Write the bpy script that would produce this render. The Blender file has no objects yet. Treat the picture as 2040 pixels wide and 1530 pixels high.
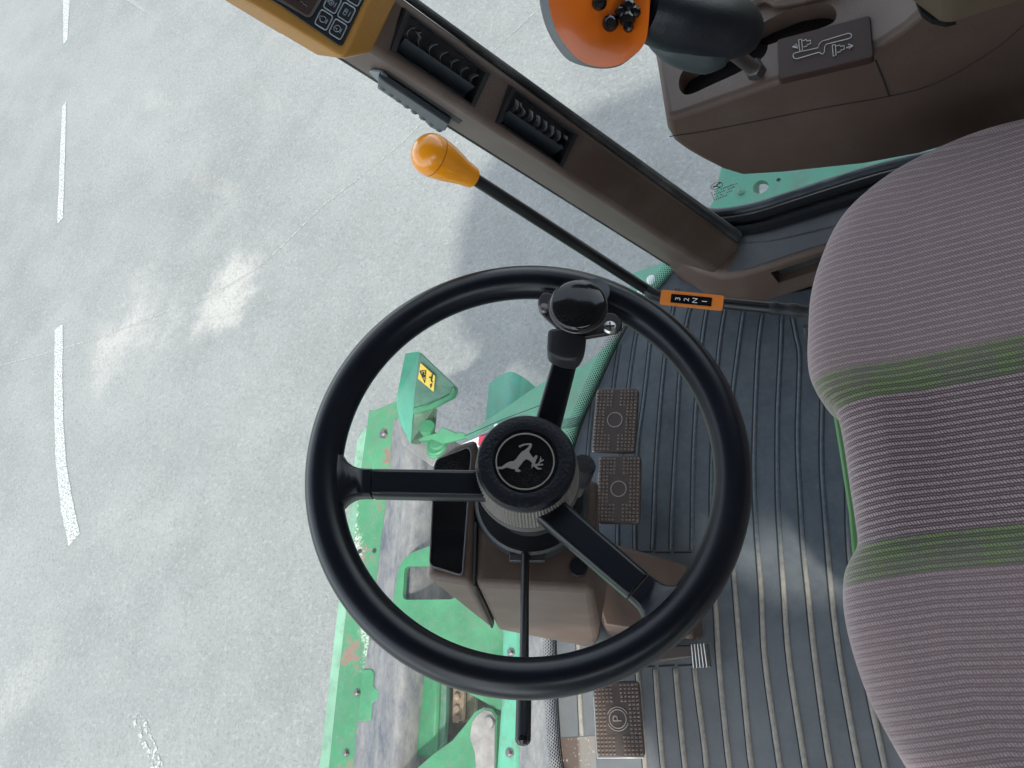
import bpy, bmesh, math, random
from mathutils import Vector, Matrix
R = math.radians
random.seed(4)
sc = bpy.context.scene
COL = sc.collection
# ------------------------------------------------------------------ camera
CX = Vector((.881, .187, .435)); CY = Vector((-.007, .924, -.383)); CU = Vector((-.473, .334, .815))
CU.normalize(); CY = (CY - CU * CY.dot(CU)).normalized(); CX = CY.cross(CU)
CAM = Vector((.314, -.191, 1.34)); F = 1531.0
cd = bpy.data.cameras.new('camera'); cam = bpy.data.objects.new('camera', cd); COL.objects.link(cam)
rot = Matrix((CX, CY, CU))            # rows: world x,y,z expressed in camera axes
cam.matrix_world = Matrix.Translation(CAM) @ rot.to_4x4()
cd.sensor_width = 36; cd.lens = 36 * F / 2040; cd.clip_start = .01; cd.clip_end = 2000
sc.camera = cam
# ------------------------------------------------------------------ world, sun, exposure
SUN = Vector((.22, -.50, .84)).normalized()          # towards the sun: on the driver's left, a little behind
w = bpy.data.worlds.new("World"); sc.world = w; w.use_nodes = True
nt = w.node_tree; bg = nt.nodes['Background']
sky = nt.nodes.new('ShaderNodeTexSky'); sky.sky_type = 'NISHITA'; sky.sun_disc = False
sky.sun_elevation = math.asin(SUN.z); sky.sun_rotation = math.atan2(SUN.x, SUN.y)
hs = nt.nodes.new('ShaderNodeHueSaturation'); hs.inputs['Saturation'].default_value = .42; hs.inputs['Value'].default_value = 1.9   # thin bright cloud whitens the blue
nt.links.new(sky.outputs[0], hs.inputs['Color']); nt.links.new(hs.outputs[0], bg.inputs[0]); bg.inputs[1].default_value = .15
ld = bpy.data.lights.new('sun', 'SUN'); ld.energy = 2.3; ld.angle = R(2.0); ld.color = (1, .95, .88)
lo = bpy.data.objects.new('sun', ld); COL.objects.link(lo); lo.rotation_euler = SUN.to_track_quat('Z', 'Y').to_euler()
sc.view_settings.view_transform = 'Standard'; sc.view_settings.look = 'None'
sc.view_settings.exposure = 1.12; sc.view_settings.gamma = 1
sc.cycles.max_bounces = 8; sc.cycles.transparent_max_bounces = 12
sc.cycles.use_denoising = True

# ------------------------------------------------------------------ helpers: from sight lines to places
def ray(px, py):
    v = Vector(((px - 1020) / F, -(py - 765) / F, -1.0))
    return Vector((v.dot(CX), v.dot(CY), v.dot(CU)))
def PZ(px, py, z):
    r = ray(px, py); return CAM + r * ((z - CAM.z) / r.z)
def PY(px, py, y):
    r = ray(px, py); return CAM + r * ((y - CAM.y) / r.y)
def PD(px, py, d): return CAM + ray(px, py) * d
W0 = Vector((-.0023, .0190, .7211)); AX = Vector((.425, 0, .905)).normalized(); AU = Vector((AX.z, 0, -AX.x)); AV = Vector((0, 1, 0))
def PT(px, py, s):                                   # on the plane square to the steering shaft, s along it
    r = ray(px, py); p0 = W0 + AX * s
    return CAM + r * ((p0 - CAM).dot(AX) / r.dot(AX))
def PN(px, py, p0, n):
    r = ray(px, py); return CAM + r * ((p0 - CAM).dot(n) / r.dot(n))
def SW(p, q, s): return W0 + AU * p + AV * q + AX * s

# ------------------------------------------------------------------ helpers: objects
def tag(o, label=None, cat=None, group=None, kind=None):
    if label: o['label'] = label
    if cat: o['category'] = cat
    if group: o['group'] = group
    if kind: o['kind'] = kind
    return o
def thing(name, loc, label, cat, group=None):
    o = bpy.data.objects.new(name, None); COL.objects.link(o); o.location = loc; o.empty_display_size = .05
    return tag(o, label, cat, group)
def origin(o):
    v = Vector((0, 0, 0))
    while o: v += o.location; o = o.parent
    return v
def ob(name, bm, mat, parent=None, smooth=30, bevel=0, segs=2, loc=None):
    """link a bmesh (in world coordinates) as one mesh object"""
    o0 = origin(parent) if parent else (Vector(loc) if loc is not None else Vector((0, 0, 0)))
    bmesh.ops.translate(bm, verts=bm.verts, vec=-o0)
    me = bpy.data.meshes.new(name); bm.to_mesh(me); bm.free()
    o = bpy.data.objects.new(name, me); COL.objects.link(o)
    if mat: me.materials.append(mat)
    if parent: o.parent = parent
    elif loc is not None: o.location = o0
    if bevel:
        m = o.modifiers.new('b', 'BEVEL'); m.width = bevel; m.segments = segs; m.limit_method = 'ANGLE'; m.angle_limit = R(30); m.harden_normals = False
    if smooth:
        for p in me.polygons: p.use_smooth = True
        try: me.set_sharp_from_angle(angle=R(smooth))
        except Exception: pass
    return o
def NB(): return bmesh.new()
def add_poly(bm, pts):
    vs = [bm.verts.new(p) for p in pts]; return bm.faces.new(vs)
def add_prism(bm, pts, off):
    off = Vector(off); n = len(pts)
    a = [bm.verts.new(p) for p in pts]; b = [bm.verts.new(Vector(p) + off) for p in pts]
    bm.faces.new(a); bm.faces.new(b[::-1])
    for i in range(n): bm.faces.new((a[i], b[i], b[(i + 1) % n], a[(i + 1) % n]))
    fix(bm)
def fix(bm): bmesh.ops.recalc_face_normals(bm, faces=bm.faces)
def add_loft(bm, rings, cap=True, closed=True):
    rr = [[bm.verts.new(p) for p in r] for r in rings]; n = len(rr[0])
    for i in range(len(rr) - 1):
        for j in range(n if closed else n - 1):
            k = (j + 1) % n
            bm.faces.new((rr[i][j], rr[i][k], rr[i + 1][k], rr[i + 1][j]))
    if cap and closed: bm.faces.new(rr[0]); bm.faces.new(rr[-1][::-1])
    fix(bm)
def frames(pts):
    pts = [Vector(p) for p in pts]; out = []; t0 = None; nrm = None
    for i, p in enumerate(pts):
        t = (pts[min(i + 1, len(pts) - 1)] - pts[max(i - 1, 0)]).normalized()
        if nrm is None:
            nrm = t.orthogonal().normalized()
        else:
            q = t0.rotation_difference(t); nrm = q @ nrm
        t0 = t; out.append((p, nrm, t.cross(nrm)))
    return out
def add_tube(bm, pts, rad, n=16, cap=True, closed=False):
    if not isinstance(rad, (list, tuple)): rad = [rad] * len(pts)
    rings = []
    for (p, a, b), r in zip(frames(pts), rad):
        rings.append([p + (a * math.cos(2 * math.pi * k / n) + b * math.sin(2 * math.pi * k / n)) * r for k in range(n)])
    add_loft(bm, rings, cap)
def add_lathe(bm, prof, o, axis, n=48, cap=True):
    axis = Vector(axis).normalized(); o = Vector(o); a = axis.orthogonal().normalized(); b = axis.cross(a)
    rings = [[o + axis * s + (a * math.cos(2 * math.pi * k / n) + b * math.sin(2 * math.pi * k / n)) * r for k in range(n)] for r, s in prof]
    add_loft(bm, rings, cap)
def add_box(bm, c, a, b, cc):
    c, a, b, cc = map(Vector, (c, a, b, cc))
    add_prism(bm, [c - a - b - cc, c + a - b - cc, c + a + b - cc, c - a + b - cc], cc * 2)
def add_hull(bm, pts):
    vs = [bm.verts.new(p) for p in pts]
    r = bmesh.ops.convex_hull(bm, input=vs)
    d = [g for g in r['geom_interior'] + r['geom_unused'] if isinstance(g, bmesh.types.BMVert)]
    if d: bmesh.ops.delete(bm, geom=list(set(d)), context='VERTS')
    bmesh.ops.dissolve_limit(bm, angle_limit=R(2), verts=bm.verts, edges=bm.edges); fix(bm)
def smoothline(pts, n=8, closed=False):
    pts = [Vector(p) for p in pts]; out = []; N = len(pts)
    rng = range(N if closed else N - 1)
    for i in rng:
        if closed: p0, p1, p2, p3 = pts[i - 1], pts[i], pts[(i + 1) % N], pts[(i + 2) % N]
        else: p0, p1, p2, p3 = pts[max(i - 1, 0)], pts[i], pts[i + 1], pts[min(i + 2, N - 1)]
        for k in range(n):
            t = k / n
            out.append(.5 * ((2 * p1) + (p2 - p0) * t + (2 * p0 - 5 * p1 + 4 * p2 - p3) * t * t + (3 * p1 - p0 - 3 * p2 + p3) * t ** 3))
    if not closed: out.append(pts[-1])
    return out
def roundpoly(pts, r, n=4):
    """round the corners of a closed outline by distance r"""
    pts = [Vector(p) for p in pts]; out = []; N = len(pts)
    for i in range(N):
        p0, p, p1 = pts[i - 1], pts[i], pts[(i + 1) % N]
        a = p0 - p; b = p1 - p; d = min(r, a.length * .45, b.length * .45)
        A = p + a.normalized() * d; B = p + b.normalized() * d
        for k in range(n + 1):
            t = k / n; out.append(A * (1 - t) ** 2 + p * 2 * t * (1 - t) + B * t * t)
    return out
def cut(o, bm_cut):
    """carve the shape bm_cut (world coordinates) out of mesh object o, for good"""
    bmesh.ops.translate(bm_cut, verts=bm_cut.verts, vec=-origin(o)); fix(bm_cut)
    me = bpy.data.meshes.new('c'); bm_cut.to_mesh(me); bm_cut.free()
    c = bpy.data.objects.new('c', me); COL.objects.link(c); c.location = origin(o)
    keep = [(m.type, m.width, m.segments) for m in o.modifiers if m.type == 'BEVEL']
    m = o.modifiers.new('x', 'BOOLEAN'); m.operation = 'DIFFERENCE'; m.object = c; m.solver = 'EXACT'
    bpy.context.view_layer.update(); dg = bpy.context.evaluated_depsgraph_get()
    new = bpy.data.meshes.new_from_object(o.evaluated_get(dg)); o.modifiers.clear(); o.data = new
    bpy.data.objects.remove(c)
def text_bm(s, size, o, ex, ey, depth=.0003, align='CENTER'):
    """lettering as a mesh: o centre, ex reading direction, ey up"""
    cu = bpy.data.curves.new('t', 'FONT'); cu.body = s; cu.size = size; cu.extrude = depth
    cu.align_x = align; cu.align_y = 'CENTER'
    t = bpy.data.objects.new('t', cu); COL.objects.link(t); bpy.context.view_layer.update()
    me = bpy.data.meshes.new_from_object(t.evaluated_get(bpy.context.evaluated_depsgraph_get()))
    bm = NB(); bm.from_mesh(me); bpy.data.objects.remove(t)
    ex = Vector(ex).normalized(); ey = (Vector(ey) - ex * Vector(ey).dot(ex)).normalized(); ez = ex.cross(ey)
    M = Matrix((ex, ey, ez)).transposed().to_4x4(); M.translation = Vector(o)
    bmesh.ops.transform(bm, matrix=M, verts=bm.verts); return bm
def join(bm, other):
    me = bpy.data.meshes.new('j'); other.to_mesh(me); other.free(); bm.from_mesh(me); bpy.data.meshes.remove(me)

# ------------------------------------------------------------------ materials
def M(name, col, rough=.5, metal=0, grain=0, gscale=800, var=0, vscale=20, dust=0, dcol=(.45, .42, .38), dscale=60, spec=.5, sheen=0, coat=0, col2=None):
    m = bpy.data.materials.new(name); m.use_nodes = True; n = m.node_tree.nodes; l = m.node_tree.links
    b = n['Principled BSDF']; b.inputs['Roughness'].default_value = rough; b.inputs['Metallic'].default_value = metal
    b.inputs['Specular IOR Level'].default_value = spec; b.inputs['Sheen Weight'].default_value = sheen; b.inputs['Coat Weight'].default_value = coat
    b.inputs['Base Color'].default_value = (*col, 1)
    tc = n.new('ShaderNodeTexCoord'); out = None
    if var:
        t = n.new('ShaderNodeTexNoise'); t.inputs['Scale'].default_value = vscale; t.inputs['Detail'].default_value = 6; t.inputs['Roughness'].default_value = .65
        l.new(tc.outputs['Object'], t.inputs['Vector'])
        mx = n.new('ShaderNodeMix'); mx.data_type = 'RGBA'; mp = n.new('ShaderNodeMapRange'); mp.inputs[1].default_value = .3; mp.inputs[2].default_value = .7
        l.new(t.outputs['Fac'], mp.inputs[0]); l.new(mp.outputs[0], mx.inputs[0])
        c2 = col2 or tuple(min(1, c * (1 + var)) for c in col); c1 = col if col2 else tuple(c * (1 - var) for c in col)
        mx.inputs[6].default_value = (*c1, 1); mx.inputs[7].default_value = (*c2, 1); out = mx.outputs[2]
    if dust:
        t = n.new('ShaderNodeTexNoise'); t.inputs['Scale'].default_value = dscale * 14; t.inputs['Detail'].default_value = 3
        t2 = n.new('ShaderNodeTexNoise'); t2.inputs['Scale'].default_value = dscale * .25; t2.inputs['Detail'].default_value = 5
        l.new(tc.outputs['Object'], t.inputs['Vector']); l.new(tc.outputs['Object'], t2.inputs['Vector'])
        ad = n.new('ShaderNodeMath'); ad.operation = 'MULTIPLY'; l.new(t.outputs['Fac'], ad.inputs[0]); l.new(t2.outputs['Fac'], ad.inputs[1])
        mp = n.new('ShaderNodeMapRange'); mp.inputs[1].default_value = .22; mp.inputs[2].default_value = .5; mp.inputs[4].default_value = dust; l.new(ad.outputs[0], mp.inputs[0])
        mx = n.new('ShaderNodeMix'); mx.data_type = 'RGBA'; l.new(mp.outputs[0], mx.inputs[0])
        if out: l.new(out, mx.inputs[6])
        else: mx.inputs[6].default_value = (*col, 1)
        mx.inputs[7].default_value = (*dcol, 1); out = mx.outputs[2]
    if out: l.new(out, b.inputs['Base Color'])
    if grain:
        t = n.new('ShaderNodeTexNoise'); t.inputs['Scale'].default_value = gscale; t.inputs['Detail'].default_value = 4
        l.new(tc.outputs['Object'], t.inputs['Vector']); bp = n.new('ShaderNodeBump'); bp.inputs['Strength'].default_value = grain; bp.inputs['Distance'].default_value = .0006
        l.new(t.outputs['Fac'], bp.inputs['Height']); l.new(bp.outputs[0], b.inputs['Normal'])
    return m
class NT:
    """tiny node-graph writer"""
    def __init__(s, m): s.n = m.node_tree.nodes; s.l = m.node_tree.links; s.b = s.n['Principled BSDF']; s.tc = s.n.new('ShaderNodeTexCoord')
    def set(s, sock, v):
        if hasattr(v, 'is_output'): s.l.new(v, sock)
        elif isinstance(v, tuple) and len(v) == 3 and sock.type == 'RGBA': sock.default_value = (*v, 1)
        else: sock.default_value = v
    def math(s, op, a, b=0.0, c=None, clamp=False):
        n = s.n.new('ShaderNodeMath'); n.operation = op; n.use_clamp = clamp; s.set(n.inputs[0], a); s.set(n.inputs[1], b)
        if c is not None: s.set(n.inputs[2], c)
        return n.outputs[0]
    def noise(s, scale, detail=4, rough=.6, vec=None, dist=0):
        n = s.n.new('ShaderNodeTexNoise'); n.inputs['Scale'].default_value = scale; n.inputs['Detail'].default_value = detail; n.inputs['Roughness'].default_value = rough; n.inputs['Distortion'].default_value = dist
        s.l.new(vec or s.tc.outputs['Object'], n.inputs['Vector']); return n.outputs['Fac']
    def mapr(s, v, a, b, c=0., d=1., smooth=False):
        n = s.n.new('ShaderNodeMapRange'); s.set(n.inputs[0], v)
        if smooth: n.interpolation_type = 'SMOOTHSTEP'
        for i, x in zip((1, 2, 3, 4), (a, b, c, d)): n.inputs[i].default_value = x
        return n.outputs[0]
    def mix(s, f, a, b, mode='MIX'):
        n = s.n.new('ShaderNodeMix'); n.data_type = 'RGBA'; n.blend_type = mode; s.set(n.inputs[0], f); s.set(n.inputs[6], a); s.set(n.inputs[7], b); return n.outputs[2]
    def xyz(s, vec=None):
        n = s.n.new('ShaderNodeSeparateXYZ'); s.l.new(vec or s.tc.outputs['Object'], n.inputs[0]); return n.outputs
    def mapping(s, scale=(1, 1, 1), rot=(0, 0, 0), loc=(0, 0, 0)):
        n = s.n.new('ShaderNodeMapping'); s.l.new(s.tc.outputs['Object'], n.inputs[0]); n.inputs['Scale'].default_value = scale; n.inputs['Rotation'].default_value = rot; n.inputs['Location'].default_value = loc; return n.outputs[0]
    def bump(s, h, strength, dist):
        n = s.n.new('ShaderNodeBump'); n.inputs['Strength'].default_value = strength; n.inputs['Distance'].default_value = dist; s.set(n.inputs['Height'], h); s.l.new(n.outputs[0], s.b.inputs['Normal'])
def raw(name, rough=.6):
    m = bpy.data.materials.new(name); m.use_nodes = True; g = NT(m); g.b.inputs['Roughness'].default_value = rough; return m, g

brown = M('brown_plastic', (.070, .043, .033), .55, grain=.35, gscale=900, var=.12, vscale=9, dust=.14)
brown2 = M('taupe_plastic', (.088, .056, .043), .55, grain=.35, gscale=900, var=.10, vscale=9, dust=.14)
console_m = M('console_plastic', (.084, .053, .040), .5, grain=.45, gscale=700, var=.10, vscale=12, dust=.10)
greyb = M('grey_brown_plastic', (.10, .083, .076), .5, grain=.4, gscale=700, var=.15, vscale=10, dust=.15)
black = M('satin_black_rim', (.0035, .005, .010), .30, grain=.08, gscale=1600, var=.2, dust=.012, spec=.42)
blackp = M('black_plastic', (.005, .006, .009), .36, grain=.1, gscale=900, dust=.06)
blackt = M('textured_black', (.0045, .0055, .010), .42, grain=1.6, gscale=330, spec=.35)
gloss = M('gloss_black', (.004, .004, .006), .1, dust=.05)
knurl_m = M('grey_knurl', (.17, .155, .14), .45, grain=.2)
rubber = M('black_rubber', (.016, .019, .022), .55, grain=.3, gscale=500, dust=.25)
pedal_m = M('pedal_rubber', (.060, .045, .040), .45, grain=.1, gscale=300, var=.1, vscale=30)
stud_m = M('stud_rubber', (.20, .155, .135), .25, spec=.8)
steel = M('steel', (.55, .53, .5), .28, 1, grain=.2, var=.15)
steeld = M('dark_steel', (.18, .17, .165), .35, .9, grain=.3, dust=.2)
amber = M('amber_paint', (.86, .30, .006), .28, grain=.05, coat=.5)
orange = M('orange_plastic', (.80, .16, .008), .26, coat=.4, grain=.05, var=.04)
labelo = M('orange_label', (.75, .22, .03), .35, dust=.1)
white = M('white_print', (.75, .76, .76), .5)
silver = M('silver_print', (.42, .40, .37), .35, .6)
yellow = M('mustard_plastic', (.33, .155, .022), .45, grain=.25, gscale=900, var=.08, dust=.08)
green = M('green_plate', (.05, .26, .12), .45, var=.15, vscale=6, dust=.2, grain=.1)
seatgreen = M('seat_green', (.10, .24, .09), .5, var=.1)
screen_m = M('lcd', (.045, .028, .024), .25, var=.1)

# sun-bleached green paint, rubbed to primer, rust and bare metal
def worn(name, base=(.020, .135, .056), rust=.5, white_at=None, scale=9):
    m, g = raw(name, .5)
    n1 = g.noise(scale, 10, .78); n2 = g.noise(scale * 9, 5, .7); n3 = g.noise(scale * .5, 3)
    c = g.mix(g.mapr(n3, .35, .65), base, tuple(x * 1.35 + .01 for x in base))
    c = g.mix(g.mapr(n2, .55, .8, 0, .45), c, (.18, .25, .2))
    rm = g.mapr(n1, .545 + .13 * (1 - rust), .585 + .13 * (1 - rust), 0, .9)
    c = g.mix(g.mapr(g.noise(scale * 2.5, 6, .75), .48, .72, 0, .7), c, (.085, .125, .09))
    c = g.mix(rm, c, g.mix(g.mapr(n2, .4, .6), (.17, .11, .10), (.19, .085, .06)))
    if white_at:
        x0, k, wd = white_at
        o = g.xyz(); d = g.math('ABSOLUTE', g.math('SUBTRACT', g.math('SUBTRACT', o[0], x0), g.math('MULTIPLY', o[1], k)))
        d = g.math('ADD', d, g.math('MULTIPLY', g.math('SUBTRACT', g.noise(16, 6, .7), .5), wd * 5))
        wm = g.math('MULTIPLY', g.mapr(d, wd * .4, wd * 1.1, 1, 0), g.mapr(g.noise(90, 4, .8), .44, .56))
        c = g.mix(wm, c, (.42, .45, .38))
    g.set(g.b.inputs['Base Color'], c); g.bump(g.math('ADD', n2, rm), .35, .002); return m
green_p = worn('green_paint_bracket', rust=.25, scale=14)
green_w = worn('green_paint_worn', (.028, .140, .062), 1.0, (-.29, -.235, .03), 7)
green_l = worn('green_paint_pale', (.13, .25, .17), .1, scale=5)
green_d = worn('green_paint_dirty', (.035, .11, .07), .8, scale=22)
def tin():
    m, g = raw('worn_tin', .42)
    v = g.mapping((1.0, .35, 1)); n1 = g.noise(16, 10, .82, v); n2 = g.noise(90, 6, .8, v); n3 = g.noise(4, 5, .6, v, .6)
    c = g.mix(g.mapr(n1, .36, .64), (.055, .062, .08), (.22, .21, .19))
    c = g.mix(g.mapr(n2, .46, .7, 0, .75), c, (.12, .12, .14))
    c = g.mix(g.mapr(n3, .50, .72, 0, .6), c, (.30, .285, .24))
    g.set(g.b.inputs['Base Color'], c); g.b.inputs['Metallic'].default_value = .15; g.bump(n2, .3, .001); return m
tin_m = tin()

# ------------------------------------------------------------------ pavement
GZ = -2.2
def pave_mat():
    m, g = raw('pavement', .85); o = g.xyz()
    big = g.noise(.45, 5, .6); mid = g.noise(2.2, 6, .65); sp = g.noise(58, 4, .85); sp2 = g.noise(34, 5, .85); vor = g.n.new('ShaderNodeTexVoronoi')
    vor.inputs['Scale'].default_value = 26; g.l.new(g.tc.outputs['Object'], vor.inputs['Vector'])
    c = g.mix(g.mapr(big, .35, .65), (.150, .157, .152), (.192, .197, .190))
    c = g.mix(g.mapr(mid, .42, .66, 0, .45), c, (.225, .228, .220))
    # sandy spills lying on the road, each with its own place
    wob = g.n.new('ShaderNodeTexNoise'); wob.inputs['Scale'].default_value = 2.4; wob.inputs['Detail'].default_value = 6; wob.inputs['Roughness'].default_value = .62
    g.l.new(g.tc.outputs['Object'], wob.inputs['Vector'])
    vm = g.n.new('ShaderNodeVectorMath'); vm.operation = 'MULTIPLY_ADD'; g.l.new(wob.outputs['Color'], vm.inputs[0]); vm.inputs[1].default_value = (1.1, 1.1, 0); g.l.new(g.tc.outputs['Object'], vm.inputs[2])
    w3 = g.n.new('ShaderNodeSeparateXYZ'); g.l.new(vm.outputs[0], w3.inputs[0])
    tot = None
    for (px, py, rx, ry, an, st) in SPILLS:
        p = PZ(px, py, GZ); ca, sa = math.cos(an), math.sin(an)
        dx = g.math('SUBTRACT', w3.outputs[0], p.x + .55); dy = g.math('SUBTRACT', w3.outputs[1], p.y + .55)
        u = g.math('DIVIDE', g.math('ADD', g.math('MULTIPLY', dx, ca), g.math('MULTIPLY', dy, sa)), rx)
        v = g.math('DIVIDE', g.math('SUBTRACT', g.math('MULTIPLY', dy, ca), g.math('MULTIPLY', dx, sa)), ry)
        d = g.math('SQRT', g.math('ADD', g.math('MULTIPLY', u, u), g.math('MULTIPLY', v, v)))
        k = g.mapr(d, 1.9, .1, 0, st, True)
        tot = k if tot is None else g.math('MAXIMUM', tot, k)
    grit = g.mapr(g.noise(36, 5, .9), .35, .65)
    tot = g.math('MULTIPLY', tot, g.mapr(g.math('ADD', g.math('MULTIPLY', tot, 1.0), grit), .45, 1.45))
    c = g.mix(tot, c, (.325, .312, .288))
    c = g.mix(g.mapr(sp, .50, .70, 0, .75), c, (.085, .088, .088))
    c = g.mix(g.mapr(sp2, .52, .72, 0, .7), c, (.30, .30, .285))
    c = g.mix(g.mapr(vor.outputs['Distance'], .07, .04, 0, .4), c, (.12, .12, .12))
    g.set(g.b.inputs['Base Color'], c); g.bump(sp, .5, .004); return m
SPILLS = [(455, 575, .42, .22, .9, .95), (245, 665, .50, .28, 1.0, .8), (430, 420, .60, .16, 1.0, .35), (340, 640, .5, .14, 1.0, .5), (262, 1010, .35, .18, .6, .3), (290, 1470, .25, .10, 1.0, .3), (320, 1040, .3, .15, .4, .35), (900, 850, .35, .25, .5, .7), (318, 200, .45, .08, -.5, .45), (520, 850, .8, .3, .8, .3), (30, 1370, .5, .2, .8, .5)]
bm = NB()
bmesh.ops.create_grid(bm, x_segments=2, y_segments=2, size=400); bmesh.ops.translate(bm, verts=bm.verts, vec=(0, 0, GZ))
tag(ob('pavement', bm, pave_mat(), smooth=0), kind='structure')
# seam between two paving lanes
def strip(bm, pts, z, w):
    P = [PZ(x, y, z) for x, y in pts]; a = []; b = []
    for i, p in enumerate(P):
        t = (P[min(i + 1, len(P) - 1)] - P[max(i - 1, 0)]); t.z = 0; t.normalize(); s = Vector((-t.y, t.x, 0)); ww = w * random.uniform(.6, 1.2)
        a.append(bm.verts.new(p + s * ww)); b.append(bm.verts.new(p - s * ww))
    for i in range(len(P) - 1): bm.faces.new((a[i], a[i + 1], b[i + 1], b[i]))
def fade_paint(name, col, th, sc_=60):
    m, g = raw(name, .7); t = g.n.new('ShaderNodeBsdfTransparent'); mx = g.n.new('ShaderNodeMixShader')
    g.set(g.b.inputs['Base Color'], g.mix(g.mapr(g.noise(30, 5, .7), .4, .65), col, tuple(x * .75 for x in col)))
    g.l.new(g.mapr(g.noise(sc_, 4, .75), th, th + .05), mx.inputs[0]); g.l.new(t.outputs[0], mx.inputs[1]); g.l.new(g.b.outputs[0], mx.inputs[2])
    g.l.new(mx.outputs[0], g.n['Material Output'].inputs[0]); return m
bm = NB()
strip(bm, [(-60, 742), (60, 712), (200, 672), (330, 620), (400, 598), (470, 560), (520, 528), (560, 492), (640, 412), (720, 350), (800, 285), (900, 180), (1000, 85), (1075, 15), (1200, -120)], GZ + .004, .0075); fix(bm)
tag(ob('pavement_seam', bm, fade_paint('seam_filler', (.32, .315, .30), .46), smooth=0), kind='structure')
paint = fade_paint('road_paint', (.48, .49, .48), .46, 70)
faded = fade_paint('faded_road_paint', (.40, .41, .40), .52, 25)
dashes = [([(128, -70), (141, -70), (139, 0), (134, 78), (126, 88), (126, 0)], 'white road dash at the top left corner of the pavement, cut by the picture edge'),
          ([(124, 212), (132, 202), (129, 320), (125, 434), (114, 445), (119, 320)], 'straight white road dash, second from the top on the pavement'),
          ([(109, 657), (125, 645), (124, 750), (126, 850), (133, 930), (145, 1000), (158, 1062), (137, 1088), (122, 1020), (112, 930), (108, 850), (108, 750)], 'long curved white road dash, lowest of the clear ones on the pavement'),
          ([(262, 1428), (276, 1418), (292, 1440), (308, 1478), (326, 1530), (340, 1580), (312, 1580), (300, 1530), (284, 1490), (268, 1452)], 'faded worn white road dash at the bottom edge of the pavement')]
for pts, lab in dashes:
    bm = NB(); P = [PZ(x, y, GZ + .006) for x, y in pts]; c = sum(P, Vector()) / len(P); PP = []
    for i, p in enumerate(P):
        for k in range(8): q = p.lerp(P[(i + 1) % len(P)], k / 8); PP.append(q + Vector((random.uniform(-1, 1), random.uniform(-1, 1), 0)) * .004)
    P = PP; add_prism(bm, P, (0, 0, -.003))
    bmesh.ops.triangulate(bm, faces=[f for f in bm.faces if len(f.verts) > 4])
    tag(ob('lane_dash', bm, faded if 'faded' in lab else paint, smooth=0, loc=c), lab, 'road marking', 'white dashes painted on the pavement')

# ------------------------------------------------------------------ cab shell: floor, glass, roof, side trim
cab = thing('harvester_cab', (0, 0, 0), 'harvester cab with a dark floor, brown sill trim, curved tinted windscreen and side glass', 'vehicle cab')
edge_px = [(1350, 530), (1290, 597), (1240, 657), (1190, 760), (1140, 880), (1112, 1010), (1102, 1140), (1102, 1270), (1108, 1420), (1118, 1530)]
front = [PZ(x, y, 0) for x, y in edge_px]
left = [Vector((p.x, -p.y - .02, 0)) for p in front if p.y > .30]
front_all = smoothline([Vector((.02, .66, 0))] + front + [Vector((-.285, -.42, 0))] + left[::-1][1:] + [Vector((.02, -.66, 0))], 5)
bm = NB(); add_prism(bm, [p + Vector((0, 0, -.012)) for p in front_all] + [Vector((1.15, -.78, -.012)), Vector((1.15, .78, -.012))], (0, 0, -.06))
bmesh.ops.triangulate(bm, faces=[f for f in bm.faces if len(f.verts) > 4])
ob('floor_pan', bm, M('floor_metal', (.06, .07, .08), .5), cab, smooth=0)
LEAN = Vector((-.27, .03, 1))
def glass_mat():
    m = bpy.data.materials.new('tinted_glass'); m.use_nodes = True; n = m.node_tree.nodes; l = m.node_tree.links; n.remove(n['Principled BSDF'])
    t = n.new('ShaderNodeBsdfTransparent'); t.inputs[0].default_value = (.87, .90, .87, 1); g = n.new('ShaderNodeBsdfGlossy'); g.inputs['Roughness'].default_value = .02; g.inputs[0].default_value = (.9, .95, 1, 1)
    lw = n.new('ShaderNodeLayerWeight'); pw = n.new('ShaderNodeMath'); pw.operation = 'POWER'; pw.inputs[1].default_value = 4.0; l.new(lw.outputs['Facing'], pw.inputs[0])
    fr = n.new('ShaderNodeMath'); fr.operation = 'MULTIPLY_ADD'; fr.inputs[1].default_value = .75; fr.inputs[2].default_value = .03; l.new(pw.outputs[0], fr.inputs[0]); mx = n.new('ShaderNodeMixShader')
    l.new(fr.outputs[0], mx.inputs[0]); l.new(t.outputs[0], mx.inputs[1]); l.new(g.outputs[0], mx.inputs[2]); df = n.new('ShaderNodeBsdfDiffuse'); df.inputs[0].default_value = (.75, .76, .74, 1); tc = n.new('ShaderNodeTexCoord'); ns = n.new('ShaderNodeTexNoise'); ns.inputs['Scale'].default_value = 6; ns.inputs['Detail'].default_value = 8
    l.new(tc.outputs['Object'], ns.inputs['Vector']); mp = n.new('ShaderNodeMapRange'); mp.inputs[1].default_value = .42; mp.inputs[2].default_value = .75; mp.inputs[3].default_value = .012; mp.inputs[4].default_value = .10; l.new(ns.outputs['Fac'], mp.inputs[0])
    m2 = n.new('ShaderNodeMixShader'); l.new(mp.outputs[0], m2.inputs[0]); l.new(mx.outputs[0], m2.inputs[1]); l.new(df.outputs[0], m2.inputs[2])
    l.new(m2.outputs[0], n['Material Output'].inputs[0]); return m
glass = glass_mat()
def outn(i, line):
    t = line[min(i + 1, len(line) - 1)] - line[max(i - 1, 0)]; return Vector((t.y, -t.x, 0)).normalized() * -1
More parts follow.
